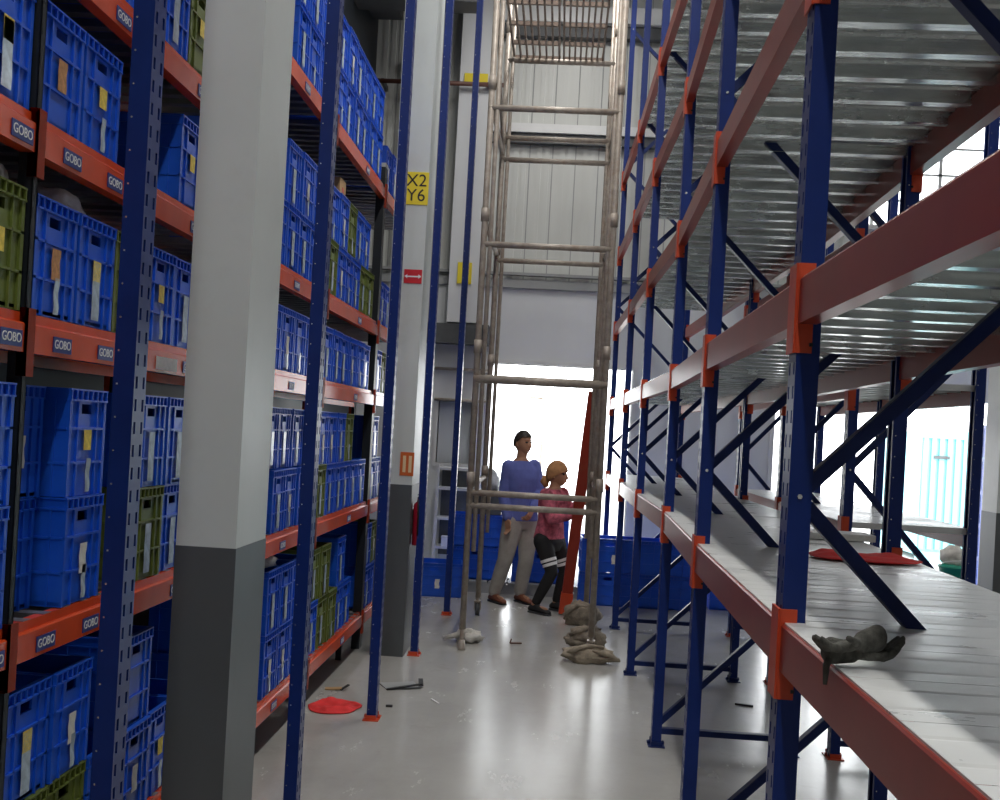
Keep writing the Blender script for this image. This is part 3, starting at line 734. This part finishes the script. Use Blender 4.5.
def head(mb, c, fd, h=0.225, tilt=0.0):
    """Skull, jaw, nose, lips, ears and eye sockets; c is the centre, fd where the face looks."""
    from mathutils import noise
    f = Vector((fd[0], fd[1], 0)).normalized(); l = Vector((-f.y, f.x, 0)); u = Vector((0, 0, 1))
    f2 = (f*math.cos(tilt) + u*math.sin(tilt)); u2 = f2.cross(l) * -1 if False else (u*math.cos(tilt) - f*math.sin(tilt))
    c = Vector(c); base = len(mb.v); nu, nv = 28, 20
    for i in range(nv+1):
        th = math.pi*i/nv; z = math.cos(th)
        for k in range(nu):
            ph = 2*math.pi*k/nu; a, b = math.cos(ph)*math.sin(th), math.sin(ph)*math.sin(th)
            wl, df = 0.074, 0.092
            if z < 0: wl *= 1 - 0.30*(-z)**1.3; 
            ff = a*df + (0.012 if a > 0 and z < -0.1 else 0) * (-z if z < 0 else 0)
            if a < 0 and z < -0.2: ff *= 1 - 0.45*(-z-0.2)
            if a > 0.55:
                ny = abs(b)
                if ny < 0.2 and -0.32 < z < 0.10: ff += 0.022*(1-ny/0.2)*(1-(z+0.32)/0.42)*(1 if z > -0.30 else 0.3)
                if 0.2 < ny < 0.62 and -0.02 < z < 0.2: ff -= 0.008
                if ny < 0.35 and -0.56 < z < -0.42: ff += 0.006
                if 0.2 < z < 0.32: ff += 0.004
            mb.v.append(tuple(c + f2*ff + l*(b*wl) + u2*(z*h*0.5)))
    for i in range(nv):
        for k in range(nu):
            k2 = (k+1) % nu; mb.f.append((base+i*nu+k, base+(i+1)*nu+k, base+(i+1)*nu+k2, base+i*nu+k2)); mb.m.append(mb.cur)
    for s in (1, -1):
        e = c + l*(s*0.075) - f2*0.008 - u2*0.006
        mb.path([e - u2*0.026 + f2*0.006, e - f2*0.006, e + u2*0.024, e + u2*0.03 + f2*0.012], [0.007, 0.010, 0.012, 0.006], 8)
def shoe(name, heel, toe, m, parent):
    heel, toe = Vector(heel), Vector(toe); d = (toe-heel); L = d.length; d.normalize(); s = Vector((-d.y, d.x, 0))
    b = MB(); secs = [(-0.03, 0.030, 0.050), (0.0, 0.036, 0.075), (0.25*L, 0.038, 0.085), (0.5*L, 0.040, 0.062), (0.75*L, 0.045, 0.045), (0.95*L, 0.038, 0.036), (1.08*L, 0.018, 0.022)]
    n = 12; base = 0
    for t, w, h in secs:
        for k in range(n):
            a = 2*math.pi*k/n; z = max(0.012, 0.012 + h*(0.5+0.5*math.sin(a)) if math.sin(a) > -0.9 else 0.012)
            q = heel + d*t + s*(w*math.cos(a)); b.v.append((q.x, q.y, heel.z + z))
    for i in range(len(secs)-1):
        for k in range(n): b.f.append((i*n+k, i*n+(k+1) % n, (i+1)*n+(k+1) % n, (i+1)*n+k)); b.m.append(0)
    b.f.append(tuple(range(n))); b.m.append(0); b.f.append(tuple((len(secs)-1)*n+k for k in range(n))); b.m.append(0)
    o = b.build(name, m, parent, True)
    sl = MB(); pts = [heel + d*(-0.034)] 
    poly = []
    for t, w, h in secs: poly.append(heel + d*t + s*(w+0.003))
    for t, w, h in reversed(secs): poly.append(heel + d*t - s*(w+0.003))
    k = len(poly); sl.v = [(p.x, p.y, heel.z) for p in poly] + [(p.x, p.y, heel.z+0.016) for p in poly]
    sl.f = [tuple(range(k)), tuple(range(k, 2*k))] + [(i, (i+1) % k, k+(i+1) % k, k+i) for i in range(k)]; sl.m = [0]*len(sl.f)
    sl.build('sole', M['black'] if m is not M['shoeb'] else M['steel_dark'], o)

def figure(name, label, J, face, mats, hands, tilt=0.0, sk=M['skin'], sleeve=1.0):
    """J: joints (pelvis, waist, chest, neckbase, neck, skull, and shoulder/elbow/wrist/hip/knee/ankle/toe with _a and _b)."""
    t = thing(name, label, 'person', (J['pelvis'].x, J['pelvis'].y, 0)); org = Vector((J['pelvis'].x, J['pelvis'].y, 0))
    P = {k: v-org for k, v in J.items()}
    def lat(a, b): v = P[b]-P[a]; v.z = 0; return v.normalized()
    ls, lh = lat('shoulder_a', 'shoulder_b'), lat('hip_a', 'hip_b'); lm = (ls+lh).normalized()
    top = (P['shoulder_a']+P['shoulder_b'])/2; kb = mats.get('build', 1.0)
    def torso(mb, g, lo, collar):
        secs = []
        if lo < 0: secs.append((P['pelvis'].lerp(P['waist'], lo), lh, (0.160+g*1.2)*kb, (0.112+g*1.2)*kb))
        if lo <= 0: secs.append((P['pelvis'], lh, (0.158+g)*kb, (0.112+g)*kb))
        secs += [(P['waist'], lm, (0.132+g)*kb, (0.092+g)*kb), (P['waist'].lerp(P['chest'], 0.6), lm, (0.150+g)*kb, (0.104+g)*kb),
                 (P['chest'], ls, (0.160+g)*kb, (0.108+g)*kb), (top.lerp(P['chest'], 0.25), ls, (0.155+g)*kb, (0.092+g)*kb), (top.lerp(P['neckbase'], 0.55), ls, (0.105+g)*kb, (0.068+g)*kb)]
        secs.append((P['neckbase'].lerp(P['neck'], collar), ls, 0.052+g, 0.056+g)); loft(mb, secs)
    b = MB(); torso(b, 0.0, 0.0, 0.5); limb(b, [P['neckbase'], P['neck'], P['skull'] - Vector((0,0,0.03))], [0.054, 0.052, 0.055])
    for s in ('_a', '_b'):
        limb(b, [P['shoulder'+s], P['shoulder'+s].lerp(P['elbow'+s], 0.5), P['elbow'+s], P['elbow'+s].lerp(P['wrist'+s], 0.3), P['wrist'+s]], [0.052, 0.046, 0.038, 0.038, 0.026])
        limb(b, [P['hip'+s], P['hip'+s].lerp(P['knee'+s], 0.5), P['knee'+s], P['knee'+s].lerp(P['ankle'+s], 0.33), P['ankle'+s]], [0.085, 0.072, 0.052, 0.052, 0.036])
        limb(b, [P['ankle'+s] - Vector((0,0,0.035)), P['ankle'+s].lerp(P['toe'+s], 0.75)], [0.032, 0.024])
        d, sd, cu = hands[s]; hand(b, P['wrist'+s], d, sd, cu)
    head(b, P['skull'], face, tilt=tilt)
    f = Vector((face[0], face[1], 0)).normalized(); sk_ = P['skull']
    limb(b, [sk_ + f*0.088 + Vector((0,0,0.012)), sk_ + f*0.104 - Vector((0,0,0.024))], [0.009, 0.014], 10)
    l_ = Vector((-f.y, f.x, 0)); limb(b, [sk_ + f*0.082 + l_*0.02 - Vector((0,0,0.058)), sk_ + f*0.092 - Vector((0,0,0.056)), sk_ + f*0.082 - l_*0.02 - Vector((0,0,0.058))], [0.006, 0.009, 0.006], 8)
    fused(b, 0.0048, 2).build('body', sk, t, True)
    f = Vector((face[0], face[1], 0)).normalized(); l = Vector((-f.y, f.x, 0))
    for s in (1, -1): MB().blob(P['skull'] + f*0.078 + l*(s*0.031) + Vector((0,0,0.012)), (0.013, 0.013, 0.009), 0, 0, 10, 6).build('eye', M['black'], t, True)
    b = MB(); torso(b, 0.016, mats.get('lo', -0.25), 0.1)
    for s in ('_a', '_b'):
        c = P['elbow'+s].lerp(P['wrist'+s], 0.93*sleeve)
        limb(b, [P['shoulder'+s], P['shoulder'+s].lerp(P['elbow'+s], 0.5), P['elbow'+s], P['elbow'+s].lerp(P['wrist'+s], 0.4), c], [0.068, 0.062, 0.053, 0.050, 0.040])
    fused(b, 0.009, 4).build('shirt', mats['shirt'], t, True)
    ex = mats.get('loose', 0.016); b = MB()
    loft(b, [(P['hip_a'].lerp(P['hip_b'], 0.5) - Vector((0,0,0.09)), lh, 0.10, 0.09), (P['hip_a'].lerp(P['hip_b'], 0.5), lh, 0.155+ex*0.6, 0.112+ex*0.6), (P['pelvis'], lh, 0.160+ex*0.4, 0.113+ex*0.4), (P['pelvis'].lerp(P['waist'], 0.45), lm, 0.142+ex*0.3, 0.10+ex*0.3)])
    for s in ('_a', '_b'):
        h, k, a = P['hip'+s], P['knee'+s], P['ankle'+s]
        limb(b, [h, h.lerp(k, 0.5), k, k.lerp(a, 0.35), k.lerp(a, 0.93)], [0.088+ex, 0.074+ex, 0.054+ex, 0.052+ex, 0.040+ex])
    tr = fused(b, 0.009, 4).build(mats['legname'], mats['leg'], t, True)
    for s in ('_a', '_b'):
        a, q = P['ankle'+s], P['toe'+s]; hz = Vector((a.x, a.y, 0)); tz = Vector((q.x, q.y, 0))
        shoe('shoe', hz - (tz-hz).normalized()*0.03, tz, mats['shoe'], t)
    return t, P, tr
def V(px, py, Y, dy=0.0): return at(px, py, Y+dy)

YM = 10.75
J = {'pelvis': V(521, 516, YM), 'waist': V(521, 499, YM), 'chest': V(521, 478, YM), 'neckbase': V(521, 461, YM), 'neck': V(522, 455, YM), 'skull': V(523, 443.5, YM),
     'shoulder_a': V(508.5, 466.5, YM, -0.06), 'elbow_a': V(503.5, 497, YM, -0.08), 'wrist_a': V(507, 519, YM, -0.16),
     'shoulder_b': V(534, 466, YM, 0.06), 'elbow_b': V(541, 492, YM, 0.03), 'wrist_b': V(533, 508, YM, -0.14),
     'hip_a': V(513.5, 520, YM, -0.05), 'knee_a': V(505, 560, YM, -0.10), 'ankle_a': V(493.5, 598, YM, -0.02),
     'hip_b': V(528.5, 520, YM, 0.05), 'knee_b': V(526, 560, YM, 0.0), 'ankle_b': V(519.5, 597, YM, 0.08)}
for s in ('_a', '_b'): 
    J['ankle'+s].z = 0.085; J['toe'+s] = J['ankle'+s] + Vector((0.11, -0.16, -0.05))
man, Pm, _ = figure('person', 'person in blue shirt and grey trousers standing behind the scaffold in the doorway', J, (0.75, -0.65), 
       {'shirt': M['shirt'], 'leg': M['trouser'], 'legname': 'trousers', 'shoe': M['shoe'], 'loose': 0.022}, {'_a': ((0.2, -0.3, -0.95), (0.6, -0.7, 0), 0.4), '_b': ((-0.3, -0.3, -0.7), (-0.3, -0.6, 0.5), 0.5)}, tilt=0.05)
# short hair cap
def hair_cap(P, face, m, name, parent, full=False, tilt=0.0):
    f = Vector((face[0], face[1], 0)).normalized(); l = Vector((-f.y, f.x, 0)); u = Vector((0,0,1))
    b = MB(); nu, nv = 28, 14; c = P['skull'] + u*0.008
    hi = 0.62 if not full else 0.98
    for i in range(nv+1):
        for k in range(nu):
            ph = 2*math.pi*k/nu; front = math.cos(ph)
            lim = math.pi*(0.34 + (hi-0.34)*(0.5-0.5*max(-1, min(1, front*1.6)))) if not full else math.pi*(0.40 + 0.32*(0.5-0.5*front))
            th = lim*i/nv
            a, q, z = math.cos(ph)*math.sin(th), math.sin(ph)*math.sin(th), math.cos(th)
            ex = 0.010 if not full else 0.017
            b.v.append(tuple(c + f*(a*(0.093+ex)) + l*(q*(0.075+ex)) + u*(z*(0.114+ex))))
    for i in range(nv):
        for k in range(nu): b.f.append((i*nu+k, (i+1)*nu+k, (i+1)*nu+(k+1) % nu, i*nu+(k+1) % nu)); b.m.append(0)
    if full: b.path([c - f*0.10 - u*0.03, c - f*0.12 - u*0.08, c - f*0.10 - u*0.13], [0.04, 0.045, 0.02], 10)
    return b.build(name, m, parent, True)
hair_cap(Pm, (0.75, -0.65), M['hair'], 'hair', man)

YW = 10.3
J = {'pelvis': V(549, 536, YW), 'waist': V(551, 519, YW), 'chest': V(553, 501, YW), 'neckbase': V(554, 489.5, YW), 'neck': V(555.5, 484.5, YW), 'skull': V(557, 475, YW),
     'shoulder_a': V(546.5, 495, YW, -0.11), 'elbow_a': V(551, 519, YW, -0.20), 'wrist_a': V(570, 516, YW, -0.15),
     'shoulder_b': V(562, 494, YW, 0.10), 'elbow_b': V(569, 514, YW, 0.18), 'wrist_b': V(578, 503, YW, 0.10),
     'hip_a': V(543, 541, YW, -0.08), 'knee_a': V(552, 572, YW, -0.12), 'ankle_a': V(535, 605, YW, -0.08),
     'hip_b': V(556, 541, YW, 0.08), 'knee_b': V(565, 570, YW, 0.10), 'ankle_b': V(556, 604, YW, 0.14)}
for s in ('_a', '_b'):
    J['ankle'+s].z = 0.085; J['toe'+s] = J['ankle'+s] + Vector((0.13, -0.11, -0.05))
wom, Pw, lg = figure('person', 'person in pink shirt and black striped leggings, knees bent, gripping a red beam', J, (0.9, -0.35),
       {'shirt': M['pink'], 'leg': M['legging'], 'legname': 'leggings', 'shoe': M['shoeb'], 'loose': 0.004, 'build': 0.92, 'lo': -0.15}, {'_a': ((0.8, 0.1, 0.1), (0, 0.2, 1), 0.75), '_b': ((0.6, -0.4, 0.2), (0, -0.2, 1), 0.75)}, tilt=0.15)
hair_cap(Pw, (0.9, -0.35), M['scarf'], 'headscarf', wom, True)
for s in ('_a', '_b'):
    h, k = Pw['hip'+s], Pw['knee'+s]
    for q in (0.62, 0.76):
        c = h.lerp(k, q); d = (k-h).normalized(); rr_ = 0.076-0.022*(q-0.5)/0.5+0.0055
        a = d.cross(Vector((0,1,0))).normalized(); e = d.cross(a); b = MB(); n = 24
        for j, off in enumerate((-0.014, 0.014)):
            for i in range(n): b.v.append(tuple(c + d*off + a*(rr_*math.cos(2*math.pi*i/n)) + e*(rr_*math.sin(2*math.pi*i/n))))
        for i in range(n): b.f.append((i, (i+1) % n, n+(i+1) % n, n+i)); b.m.append(0)
        o = b.build('stripe', M['white'], lg, True)

# red beam leaning on the scaffold, held by the woman
Yb = 10.22
q0 = V(565, 604, Yb); q1 = V(594, 392, Yb, -0.28); q0.z = 0.012
dv = q1-q0; L = dv.length
rb = thing('rack_crossbar', 'long red rack beam leaning against the scaffold, gripped by the person in pink', 'beam', q0)
b = MB(); d = dv.normalized()
b.bar((0,0,0), dv, 0.045, 0.10, up=(1,0,0.2)); b.build('bar', M['redbeam'], rb)
b = MB(); b.bar(d*0.0, d*0.20, 0.062, 0.112, up=(1,0,0.2)); b.build('end_connector', M['connector'], rb)

# ------------------------------------------------------------------ goods on the floor at the back
BIG = crate_meshes(0.56, 0.40, 0.33, M['cratb']); CR['X'] = BIG
def bigcrate(cx, Y, lev, label, base=0.0, rz=-90, tags=''):
    t = thing('crate', label, 'crate', (cx, Y, base + lev*0.333), 'blue crates on the floor at the back', R(rz))
    s = link('shell', BIG[0], t); link('rim', BIG[1], s)
    for c in tags:
        me, zz = TG[c]; link(me.name.split('.')[0], me, t, (0.2085, 0.04, zz))
    return t
def pallet(cx, Y, w, d, label):
    t = thing('pallet', label, 'pallet', (cx, Y, 0)); b = MB()
    for k in range(7): b.box(-w/2+w*k/7+0.01, -w/2+w*(k+1)/7-0.01, -d/2, d/2, 0.098, 0.118)
    b.build('deck_boards', M['walld'], t)
    for y in (-d/2+0.05, 0, d/2-0.05): MB().box(-w/2, w/2, y-0.045, y+0.045, 0.018, 0.098).box(-w/2, w/2, y-0.045, y+0.045, 0, 0.018).build('runner', M['walld'], t)
Yc = 11.55
pallet(-0.36, Yc, 1.4, 0.6, 'grey pallet under the blue crates behind the two people')
for k, px in enumerate((477, 536)):
    cx = at(px, 560, Yc).x + (0.0 if k == 0 else 0.04)
    for l_ in range(2): bigcrate(cx, Yc, l_, f"blue crate, {['lower', 'upper'][l_]} of the stack behind the {['person in blue shirt', 'person in pink'][k]}", 0.1225)
bigcrate(at(436, 565, 11.0).x-0.02, 11.0, 0, 'blue crate on the floor beyond the farthest left upright', 0.0, -84, 'w')
t = thing('storage_box', 'black box on the blue crates behind the scaffold\'s left side', 'box', (at(487, 505, Yc).x, Yc, 0.12+2*0.333+0.006))
MB().box(-0.16, 0.16, -0.15, 0.15, 0, 0.22).build('bin', M['steel_dark'], t); MB().box(-0.17, 0.17, -0.16, 0.16, 0.22, 0.25).build('lid', M['black'], t)
lump('plastic_bag', (at(491, 470, Yc).x, Yc, 0.12+2*0.333+0.006+0.25+0.075), (0.10, 0.10, 0.13), M['plastic'], 'pale tied plastic bag on the black box in the doorway', 'bag', 12, 0.22, flat=0.075)
Yd = 11.1
colsx = [at(px, 590, Yd).x for px in (606, 664)]
for k, cx in enumerate(colsx):
    for l_ in range(2): bigcrate(cx, Yd, l_, f"{['lower', 'upper'][l_]} blue crate {['right of the scaffold foot', 'behind the rack legs, beside the scaffold-side stack'][k]}", 0.0, -90 + (3 if l_ else 0), 'w' if (k == 0 and l_ == 1) else '')
bigcrate(at(735, 600, 11.3).x, 11.3, 0, 'single blue crate on the floor behind the right rack\'s far legs', 0.0, -92)
# blue stacks at the right edge
for j in range(6):
    bigcrate(at(1012, 500, 11.3).x, 11.3, j, f"blue crate, {ordn[j]} from the floor, tall stack behind the grey and white column", 0.0, -90, 'w' if j % 2 else '')
# white shelf unit against the back wall, left of the scaffold
xa, xb = at(437, 500, 12.1).x, at(474, 500, 12.1).x
su = thing('shelf_unit', 'white metal shelf unit against the back wall, left of the scaffold', 'shelf', ((xa+xb)/2, 12.2, 0))
w = xb-xa
for x in (-w/2, w/2):
    for y in (-0.16, 0.16): MB().box(x-0.016, x+0.016, y-0.016, y+0.016, 0, 1.27).build('post', M['white_metal'], su)
for py in (468, 488, 518, 547):
    z = at(455, py, 12.04).z; MB().box(-w/2, w/2, -0.16, 0.16, z-0.028, z).build('shelf_board', M['white_metal'], su)
MB().box(-w/2+0.02, w/2-0.02, 0.10, 0.11, 0.25, 1.2).build('back_panel', M['steel_dark'], su)
zs = at(455, 547, 12.04).z
t = thing('storage_box', 'small white box on the lowest board of the white shelf unit', 'box', (su.location.x-0.06, 12.12, zs+0.002))
MB().box(-0.07, 0.07, -0.06, 0.06, 0, 0.09).build('bin', M['white'], t); MB().box(-0.074, 0.074, -0.064, 0.064, 0.09, 0.105).build('lid', M['paper'], t)
# rails, pipe and yellow plates on the back wall
for k, py in enumerate((369, 400)):
    z = at(455, py, YF-0.1).z; pa, pb = at(434, py, YF-0.1), at(489, py, YF-0.1)
    o = thing('wall_rail', f"thin grey rail across the back wall, {['upper', 'lower'][k]} of two above the white shelf unit", 'rail', ((pa.x+pb.x)/2, YF-0.06, z)); hw = (pb.x-pa.x)/2
    MB().tube((-hw, 0, 0), (hw, 0, 0), 0.018, 10).build('tube', M['scaf'], o, True); MB().box(-hw+0.02, -hw+0.05, 0, 0.06, -0.015, 0.015).box(hw-0.05, hw-0.02, 0, 0.06, -0.015, 0.015).build('bracket', M['scaf'], o)
pz = at(470, 84, YF-0.3).z
o = thing('water_pipe', 'brown pipe running across the upper back wall behind the second column', 'pipe', (-1.6, YF-0.30, pz))
MB().tube((-0.72, 0, 0), (0.8, 0, 0), 0.026, 12).build('tube', M['pipe'], o, True)
b = MB()
for x in (-0.6, 0.0, 0.6): b.box(x-0.015, x+0.015, 0.0, 0.30, -0.03, 0.03)
b.build('bracket', M['steel_dark'], o)
pa = at(464, 70, YF-0.34); pb = at(487, 82, YF-0.34)
o = thing('wall_sign', 'plain yellow plate high on the pilaster beside the scaffold top', 'sign', ((pa.x+pb.x)/2, YF-0.235, (pa.z+pb.z)/2)); hx = (pb.x-pa.x)/2; hz = (pa.z-pb.z)/2
MB().box(-hx, hx, -0.006, 0.006, -hz, hz).build('plate', M['yellow'], o); MB().box(-hx*0.5, hx*0.5, 0.006, 0.014, -hz*0.5, hz*0.5).build('bracket', M['steel_dark'], o)
pa = at(458, 262, YF-0.24); pb = at(471, 284, YF-0.24)
o = thing('wall_sign', 'narrow upright yellow plate low on the pilaster above the dark lintel', 'sign', ((pa.x+pb.x)/2, YF-0.235, (pa.z+pb.z)/2)); hx = (pb.x-pa.x)/2; hz = (pa.z-pb.z)/2
MB().box(-hx, hx, -0.006, 0.006, -hz, hz).build('plate', M['yellow'], o); MB().box(-hx*0.5, hx*0.5, 0.006, 0.014, -hz*0.5, hz*0.5).build('bracket', M['steel_dark'], o)
# outside
o = thing('gate_post', 'thin grey steel post with a short arm standing outside the middle doorway', 'post', (at(540, 470, 15.0).x, 15.0, -0.02))
MB().tube((0,0,0), (0,0,2.2), 0.022, 10).build('upright', M['scaf'], o, True); MB().tube((0,0,2.15), (-0.42,0,2.19), 0.016, 8).build('arm', M['scaf'], o, True)
pa, pb = at(925, 430, 17.5), at(1030, 430, 17.5)
o = thing('cargo_container', 'pale cyan ribbed metal container standing outside the right doorway', 'container', ((pa.x+pb.x)/2, 18.8, -0.02)); hw = (pb.x-pa.x)/2; hh = pa.z
b = MB(); b.box(-hw, hw, -1.2, 1.2, 0.1, hh)
for k in range(13): b.box(-hw+2*hw*k/13+0.02, -hw+2*hw*k/13+0.09, -1.235, -1.2, 0.2, hh-0.1)
b.build('ribbed_shell', M['cyan'], o); MB().box(-hw-0.02, hw+0.02, -1.24, -1.19, hh-0.1, hh+0.03).build('rail', M['cyan'], o); MB().box(-hw-0.02, hw+0.02, -1.24, -1.19, 0.0, 0.16).build('rail', M['cyan'], o)
for x in (-hw+0.3, hw*0.2): MB().box(x-0.12, x+0.12, -1.26, -1.235, hh-0.42, hh-0.37).build('vent', M['steel_dark'], o)

# ------------------------------------------------------------------ small things
def onz(px, py, z):
    d = C2W @ Vector((px-500.0, CY-py, -F)); k = (z-CH)/d.z; return Vector((d.x*k, d.y*k, z))
def cloth(name, c, sx, sy, m, label, cat, seed, hgt=0.05, n=26):
    from mathutils import noise
    b = MB()
    def hgtf(u, v):
        e = min(1, 6*min(u, 1-u))*min(1, 6*min(v, 1-v)); q = Vector((u*3, v*3, seed))
        return 0.004 + e*hgt*max(0, 0.35+0.9*noise.noise(q)+0.5*noise.noise(q*2.3))
    for j in range(n+1):
        for i in range(n+1):
            u, v = i/n, j/n; q = Vector((u*2, v*2, seed+7))
            ang = math.atan2(v-0.5, u-0.5); rr_ = 1+0.16*noise.noise(Vector((math.cos(ang)*1.3, math.sin(ang)*1.3, seed)))
            uu, vv = (u-0.5)*2, (v-0.5)*2; du = uu*math.sqrt(1-vv*vv/2.2); dv_ = vv*math.sqrt(1-uu*uu/2.2)
            b.v.append((du*sx/2*rr_, dv_*sy/2*rr_, hgtf(u, v)))
    for j in range(n):
        for i in range(n): a = j*(n+1)+i; b.f.append((a, a+1, a+n+2, a+n+1)); b.m.append(0)
    o = b.build(name, m, None, True); o.location = c
    md = o.modifiers.new('t', 'SOLIDIFY'); md.thickness = 0.003; md.offset = 1
    return tag(o, label, cat)
cloth('red_cloth', onz(329, 707, 0.0) + Vector((0.03, 0, 0)), 0.30, 0.34, M['redcloth'], 'crumpled red cloth lying on the floor beside the lowest left shelf', 'cloth', 2, 0.028)
zdk = ZT_(LV[0]) + 0.006
cloth('red_cloth', onz(862, 559, zdk+0.002), 0.40, 0.30, M['redcloth'], 'red cloth spread on the galvanised deck by the rear post', 'cloth', 5, 0.018)
p = onz(856, 664, zdk+0.004)
t = thing('work_glove', 'dirty grey work gloves dropped on the near deck edge of the right rack', 'glove', p); t.rotation_euler = (0, 0, R(-8)); t.scale = (0.55, 0.55, 0.75)
def glove(p0, d, sd):
    b = MB(); p0 = Vector(p0); d = Vector(d); hand(b, p0, d, sd, 0.3, 0.0115); limb(b, [p0 - d*0.07, p0 - d*0.03, p0], [0.034, 0.030, 0.027]); return fused(b, 0.005, 3)
glove((-0.015, 0.0, 0.028), (0.98, 0.1, 0.0), (0, 1, 0.1)).build('glove', M['glove'], t, True)
glove((0.01, -0.03, 0.058), (-0.72, -0.3, -0.14), (0.3, -1, 0.1)).build('glove', M['glove'], t, True)
MB().path([(-0.055,0,0.02),(-0.085,-0.02,0.02),(-0.098,-0.035,-0.005),(-0.10,-0.045,-0.05)], [0.012,0.014,0.012,0.007], 8).build('cuff', M['glove'], t, True)
t = thing('cardboard_scrap', 'torn flat cardboard piece on the floor beside a blue upright', 'cardboard', onz(402, 686, 0)); t.rotation_euler = (0, 0, R(25))
MB().box(-0.13, 0.10, -0.08, 0.08, 0.001, 0.008).build('sheet', M['walld'], t); MB().bar((-0.13,-0.085,0.004), (0.10,-0.09,0.03), 0.03, 0.006).bar((0.10,-0.085,0.02), (0.14,0.05,0.03), 0.03, 0.006).build('flap', M['black'], t)
t = thing('paper_scrap', 'small brown paper scraps near the red cloth on the floor', 'scrap', onz(333, 690, 0))
MB().bar((-0.05,0.0,0.006), (0.05,0.02,0.010), 0.05, 0.006).build('strip', M['card'], t); MB().bar((0.05,-0.01,0.006), (0.09,0.04,0.03), 0.02, 0.005).build('curl', M['black'], t)
t = thing('wood_scrap', 'small dark scrap on the open floor before the two people', 'scrap', onz(515, 644, 0))
MB().bar((-0.04,0,0.006), (0.05,0.02,0.006), 0.02, 0.01).build('sliver', M['pipe'], t); MB().bar((-0.04,0,0.006), (-0.03,0,0.04), 0.014, 0.01).build('splinter', M['pipe'], t)
t = thing('plastic_strip', 'thin white plastic strip on the floor in the aisle', 'scrap', onz(395+40, 702, 0))
MB().bar((-0.03,0.06,0.004), (0.03,-0.05,0.004), 0.012, 0.004).build('strip', M['white'], t)
t = thing('wood_scrap', 'tiny dark chip on the floor right of the near left upright foot', 'scrap', onz(389, 707, 0))
MB().bar((-0.02,0,0.006), (0.02,0.005,0.006), 0.02, 0.012).build('chip', M['black'], t)
t = thing('wood_scrap', 'dark scrap on the floor under the right rack', 'scrap', onz(745, 706, 0))
MB().bar((-0.06,0.02,0.006), (0.05,-0.01,0.006), 0.02, 0.01).build('sliver', M['black'], t)
pb_ = onz(838, 541, zdk)
t = thing('white_board', 'white board lying across the galvanised deck just behind the red cloth', 'board', pb_ + Vector((0, 0.1, 0.002)))
MB().box(-0.16, 0.16, -0.09, 0.09, 0, 0.028).build('board', M['white'], t); MB().box(-0.16, 0.16, -0.092, -0.089, 0.002, 0.026).build('edge_band', M['paper'], t)
# bucket on a crate beyond the second row
cx = at(962, 580, 10.2).x
bigcrate(cx, 10.4, 0, 'blue crate under the green bucket by the right doorway', 0.0, -88)
bk = thing('bucket', 'green bucket with a white cloth standing by the right doorway', 'bucket', (cx, 10.4, 0.336))
MB().lathe((0,0,0), [(0.10,0),(0.14,0.30),(0.15,0.30),(0.15,0.32),(0.138,0.32),(0.098,0.02),(0.0,0.02)], 24).build('pail', M['green_b'], bk, True)
MB().path([(-0.145,0,0.31),(-0.12,-0.1,0.36),(0,-0.15,0.38),(0.12,-0.1,0.36),(0.145,0,0.31)], 0.005).build('handle', M['white_metal'], bk, True)
lump('cloth_rag', (cx-0.01, 10.4, 0.336+0.40), (0.12, 0.11, 0.10), M['ragw'], 'white cloth bundled in the green bucket', 'rag', 15, 0.3, flat=0.07)

# ------------------------------------------------------------------ light
wd = bpy.data.worlds.new('world'); S.world = wd; wd.use_nodes = True
bg = wd.node_tree.nodes['Background']; bg.inputs['Color'].default_value = (0.95, 0.98, 1.0, 1); bg.inputs['Strength'].default_value = 7.0
def area(name, loc, rot, sx, sy, W, col=(1, 0.97, 0.93), portal=False):
    l = bpy.data.lights.new(name, 'AREA'); l.shape = 'RECTANGLE'; l.size = sx; l.size_y = sy; l.energy = W; l.color = col
    o = bpy.data.objects.new(name, l); COL.objects.link(o); o.location = loc; o.rotation_euler = rot
    if portal: l.cycles.is_portal = True
    return o
for k, (x0, x1, z0, z1) in enumerate(((D1[0], D1[1], 0, D1[2]), (D2[0], D2[1], 0, D2[2]), WN)):
    area('portal', ((x0+x1)/2, YF+0.19, (z0+z1)/2), (R(-90), 0, 0), x1-x0, z1-z0, 1.0, portal=True)
for y, W_ in ((-1.6, 105), (1.6, 80), (4.4, 75), (7.2, 75), (10.0, 75)): area('overhead_light', (-0.1, y, ZT-0.08), (0, 0, 0), 0.18, 1.4, W_)  # the one behind the camera is added fill for the column front
for y in (1.0, 6.0): area('overhead_light', (4.3, y, ZT-0.08), (0, 0, 0), 0.18, 1.4, 40)
sun = bpy.data.lights.new('sun', 'SUN'); sun.energy = 1.5; sun.angle = R(1.0); sun.color = (1, 0.95, 0.86)
so = bpy.data.objects.new('sun', sun); COL.objects.link(so); so.rotation_euler = (R(50), 0, R(20))

S.view_settings.view_transform = 'Standard'; S.view_settings.look = 'None'; S.view_settings.gamma = 1.0; S.view_settings.use_curve_mapping = False
S.view_settings.exposure = 0.0
S.cycles.use_denoising = True
S.cycles.max_bounces = 8; S.cycles.sample_clamp_indirect = 6.0
